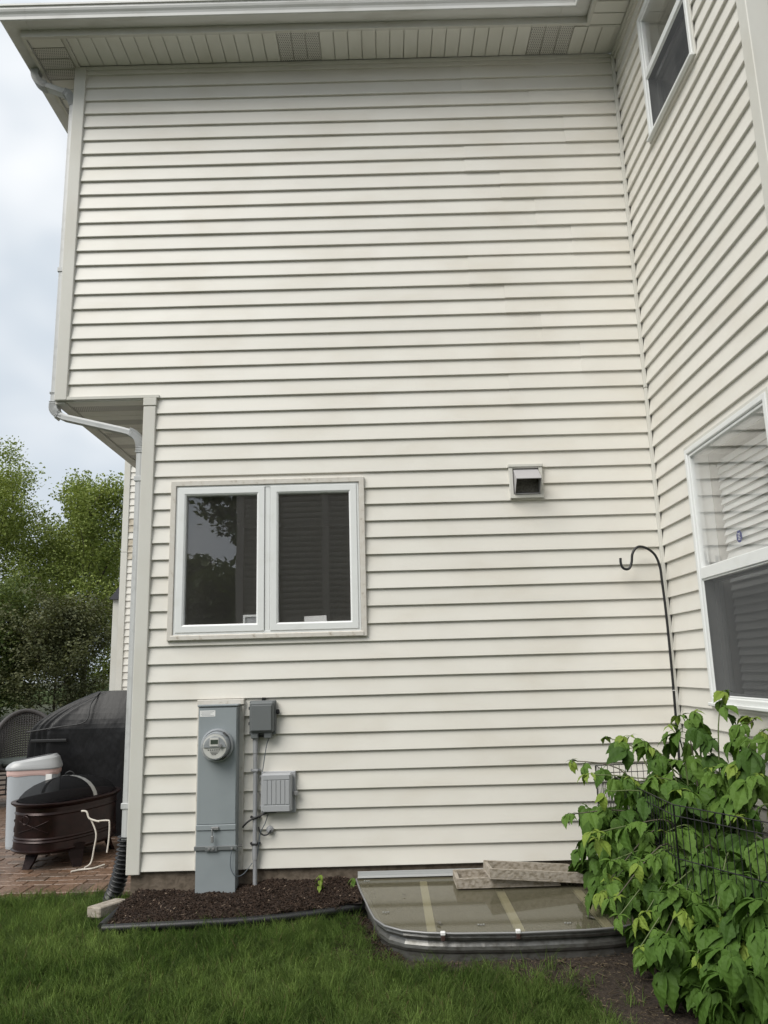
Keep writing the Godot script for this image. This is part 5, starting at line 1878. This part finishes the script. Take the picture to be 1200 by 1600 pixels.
func build_pen_and_bush() -> void:
	# folding wire pen
	var corner := [Vector3(2.95, 0, 0.10), Vector3(2.46, 0, 0.16), Vector3(2.43, 0, 0.86), Vector3(2.43, 0, 1.55), Vector3(2.70, 0, 2.12), Vector3(3.02, 0, 2.60)]
	var pen := thing("wire_pen", "black folding wire pen set round the leafy bush", "wire pen", Vector3(2.7, GY, 1.2))
	var topy := 0.575
	for i in corner.size() - 1:
		var a: Vector3 = corner[i]
		var c: Vector3 = corner[i + 1]
		var b := MB.new()
		for y: float in [topy, topy - 0.045, topy - 0.22, topy - 0.45, -0.17]:
			b.tube([a + Vector3.UP * y, c + Vector3.UP * y], 0.0026, 5)
		var n := int(a.distance_to(c) / 0.037)
		for k in n + 1:
			var p := a.lerp(c, float(k) / n)
			b.tube([p + Vector3.UP * -0.19, p + Vector3.UP * topy], 0.0019 if k > 0 and k < n else 0.0042, 4)
		put(pen, "wire_panel", b, M.black_wire)

	var bush := thing("leafy_bush", "large leafy green bush with drooping toothed leaves growing out of the wire pen", "bush", Vector3(2.75, GY, 1.1))
	var kinds := []
	for k in 6:
		kinds.append(compound(k))
	var bit := MB.new()
	for i in 5:
		leaflet(bit, Transform3D(Basis.from_euler(Vector3(-0.5 + 0.25 * (i % 3), i * 1.3, 0)), Vector3.ZERO), 0.05, 0.02, 0.7)
	var bud := bit.mesh()
	var r := RandomNumberGenerator.new()
	r.seed = 77
	var tips := [[893, 1188, 0.75], [925, 1210, 0.95], [948, 1152, 0.55], [985, 1150, 0.62], [1010, 1168, 0.85], [1046, 1135, 0.8], [1066, 1118, 0.85], [1086, 1112, 0.92], [1135, 1080, 1.02], [1180, 1122, 1.2], [1196, 1140, 1.3], [1110, 1200, 1.2], [1150, 1195, 1.3], [1186, 1210, 1.45], [950, 1236, 1.1], [985, 1215, 1.0], [1020, 1215, 1.1], [1060, 1235, 1.2], [893, 1272, 1.05], [930, 1310, 1.15], [955, 1345, 1.3], [965, 1400, 1.4], [968, 1430, 1.45], [935, 1300, 1.2], [985, 1290, 1.3], [1040, 1300, 1.35], [1000, 1345, 1.45], [955, 1372, 1.3], [1050, 1385, 1.62], [945, 1392, 1.25], [1090, 1340, 1.4], [1155, 1275, 1.5], [1190, 1330, 1.7], [1150, 1380, 1.6], [1120, 1430, 1.75], [1010, 1425, 1.5], [1040, 1460, 1.62], [1000, 1480, 1.6], [1090, 1490, 1.78], [1160, 1470, 1.85], [1192, 1420, 1.8], [1132, 1515, 1.95], [1186, 1530, 2.0], [1062, 1420, 1.6], [1215, 1260, 1.6], [1225, 1400, 1.9]]
	var count := 0
	for ti in tips.size():
		var q: Array = tips[ti]
		var tip := at(2, q[2], q[0], q[1])
		tip.x = minf(tip.x, 3.0)
		var foot := Vector3(lerpf(tip.x, 2.78, 0.72), GY - 0.03, lerpf(tip.z, 1.15, 0.5))
		var mid := foot.lerp(tip, 0.55)
		mid.y = maxf(mid.y, tip.y * 0.72 + 0.12) if tip.y > 0.25 else tip.y + 0.20
		mid.x = lerpf(mid.x, foot.x, 0.3)
		var line := curve([foot, foot.lerp(mid, 0.5) + Vector3(r.randf_range(-0.02, 0.02), 0.04, 0), mid, tip], 6)
		var rad := []
		for i in line.size():
			rad.append(lerpf(0.0062, 0.0022, float(i) / (line.size() - 1)))
		var cb := MB.new()
		cb.tube(line, rad, 6)
		var cane := put(bush, "cane", cb, M.stem if ti % 3 else M.stem_woody)
		var leaves := 7
		for i in leaves:
			var f := 1.0 - pow(float(i) / leaves, 1.15) * 0.72
			var p: Vector3 = line[int(f * (line.size() - 1))]
			var az := i * 2.5 + ti * 1.7 + r.randf_range(-0.5, 0.5)
			if r.randf() < 0.55:        # most leaves reach out of the thicket, to the lawn and the light
				az = r.randf_range(-1.9, 1.0)
			var sc := lerpf(0.75, 1.36, clampf(float(i) / 4.0, 0.0, 1.0)) * r.randf_range(0.7, 1.25)
			var o := MeshInstance3D.new()
			o.name = "leaf"
			o.mesh = kinds[r.randi_range(0, 5)]
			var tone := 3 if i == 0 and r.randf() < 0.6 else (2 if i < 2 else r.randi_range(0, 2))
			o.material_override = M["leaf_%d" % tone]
			cane.add_child(o, true)
			o.transform = Transform3D(Basis.from_euler(Vector3(r.randf_range(-0.2, 0.75), az, r.randf_range(-0.45, 0.45))).scaled(Vector3.ONE * sc), p)
			if o.position.x > 2.96:
				o.position.x = 2.96
			count += 1
		var o2 := MeshInstance3D.new()
		o2.name = "bud"
		o2.mesh = bud
		o2.material_override = M.leaf_3 if ti % 2 else M.leaf_2
		cane.add_child(o2, true)
		o2.transform = Transform3D(Basis.from_euler(Vector3(r.randf_range(-0.4, 0.4), r.randf() * TAU, 0)).scaled(Vector3.ONE * r.randf_range(0.7, 1.1)), tip)
	# the shaded inner foliage behind them, past picking apart
	var inner := MB.new()
	var keep := []
	for i in 420:
		var p := Vector3(r.randf_range(2.30, 2.97), 0, r.randf_range(0.3, 2.2))
		var hmax := 0.62 if p.z < 1.2 else 0.34
		if p.x < 2.5:
			hmax *= 0.7
		p.y = r.randf_range(-0.12, hmax)
		keep.append(p)
	var mm := MultiMesh.new()
	mm.transform_format = MultiMesh.TRANSFORM_3D
	mm.mesh = kinds[1]
	mm.instance_count = keep.size()
	for i in keep.size():
		mm.set_instance_transform(i, Transform3D(Basis.from_euler(Vector3(r.randf_range(-0.1, 0.6), r.randf() * TAU, r.randf_range(-0.4, 0.4))).scaled(Vector3.ONE * r.randf_range(1.0, 1.6)), keep[i]))
	var mi := MultiMeshInstance3D.new()
	mi.name = "inner_foliage"
	mi.multimesh = mm
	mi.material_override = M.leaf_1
	bush.add_child(mi)
	mi.position = -bush.position
	mi.set_meta("kind", "stuff")
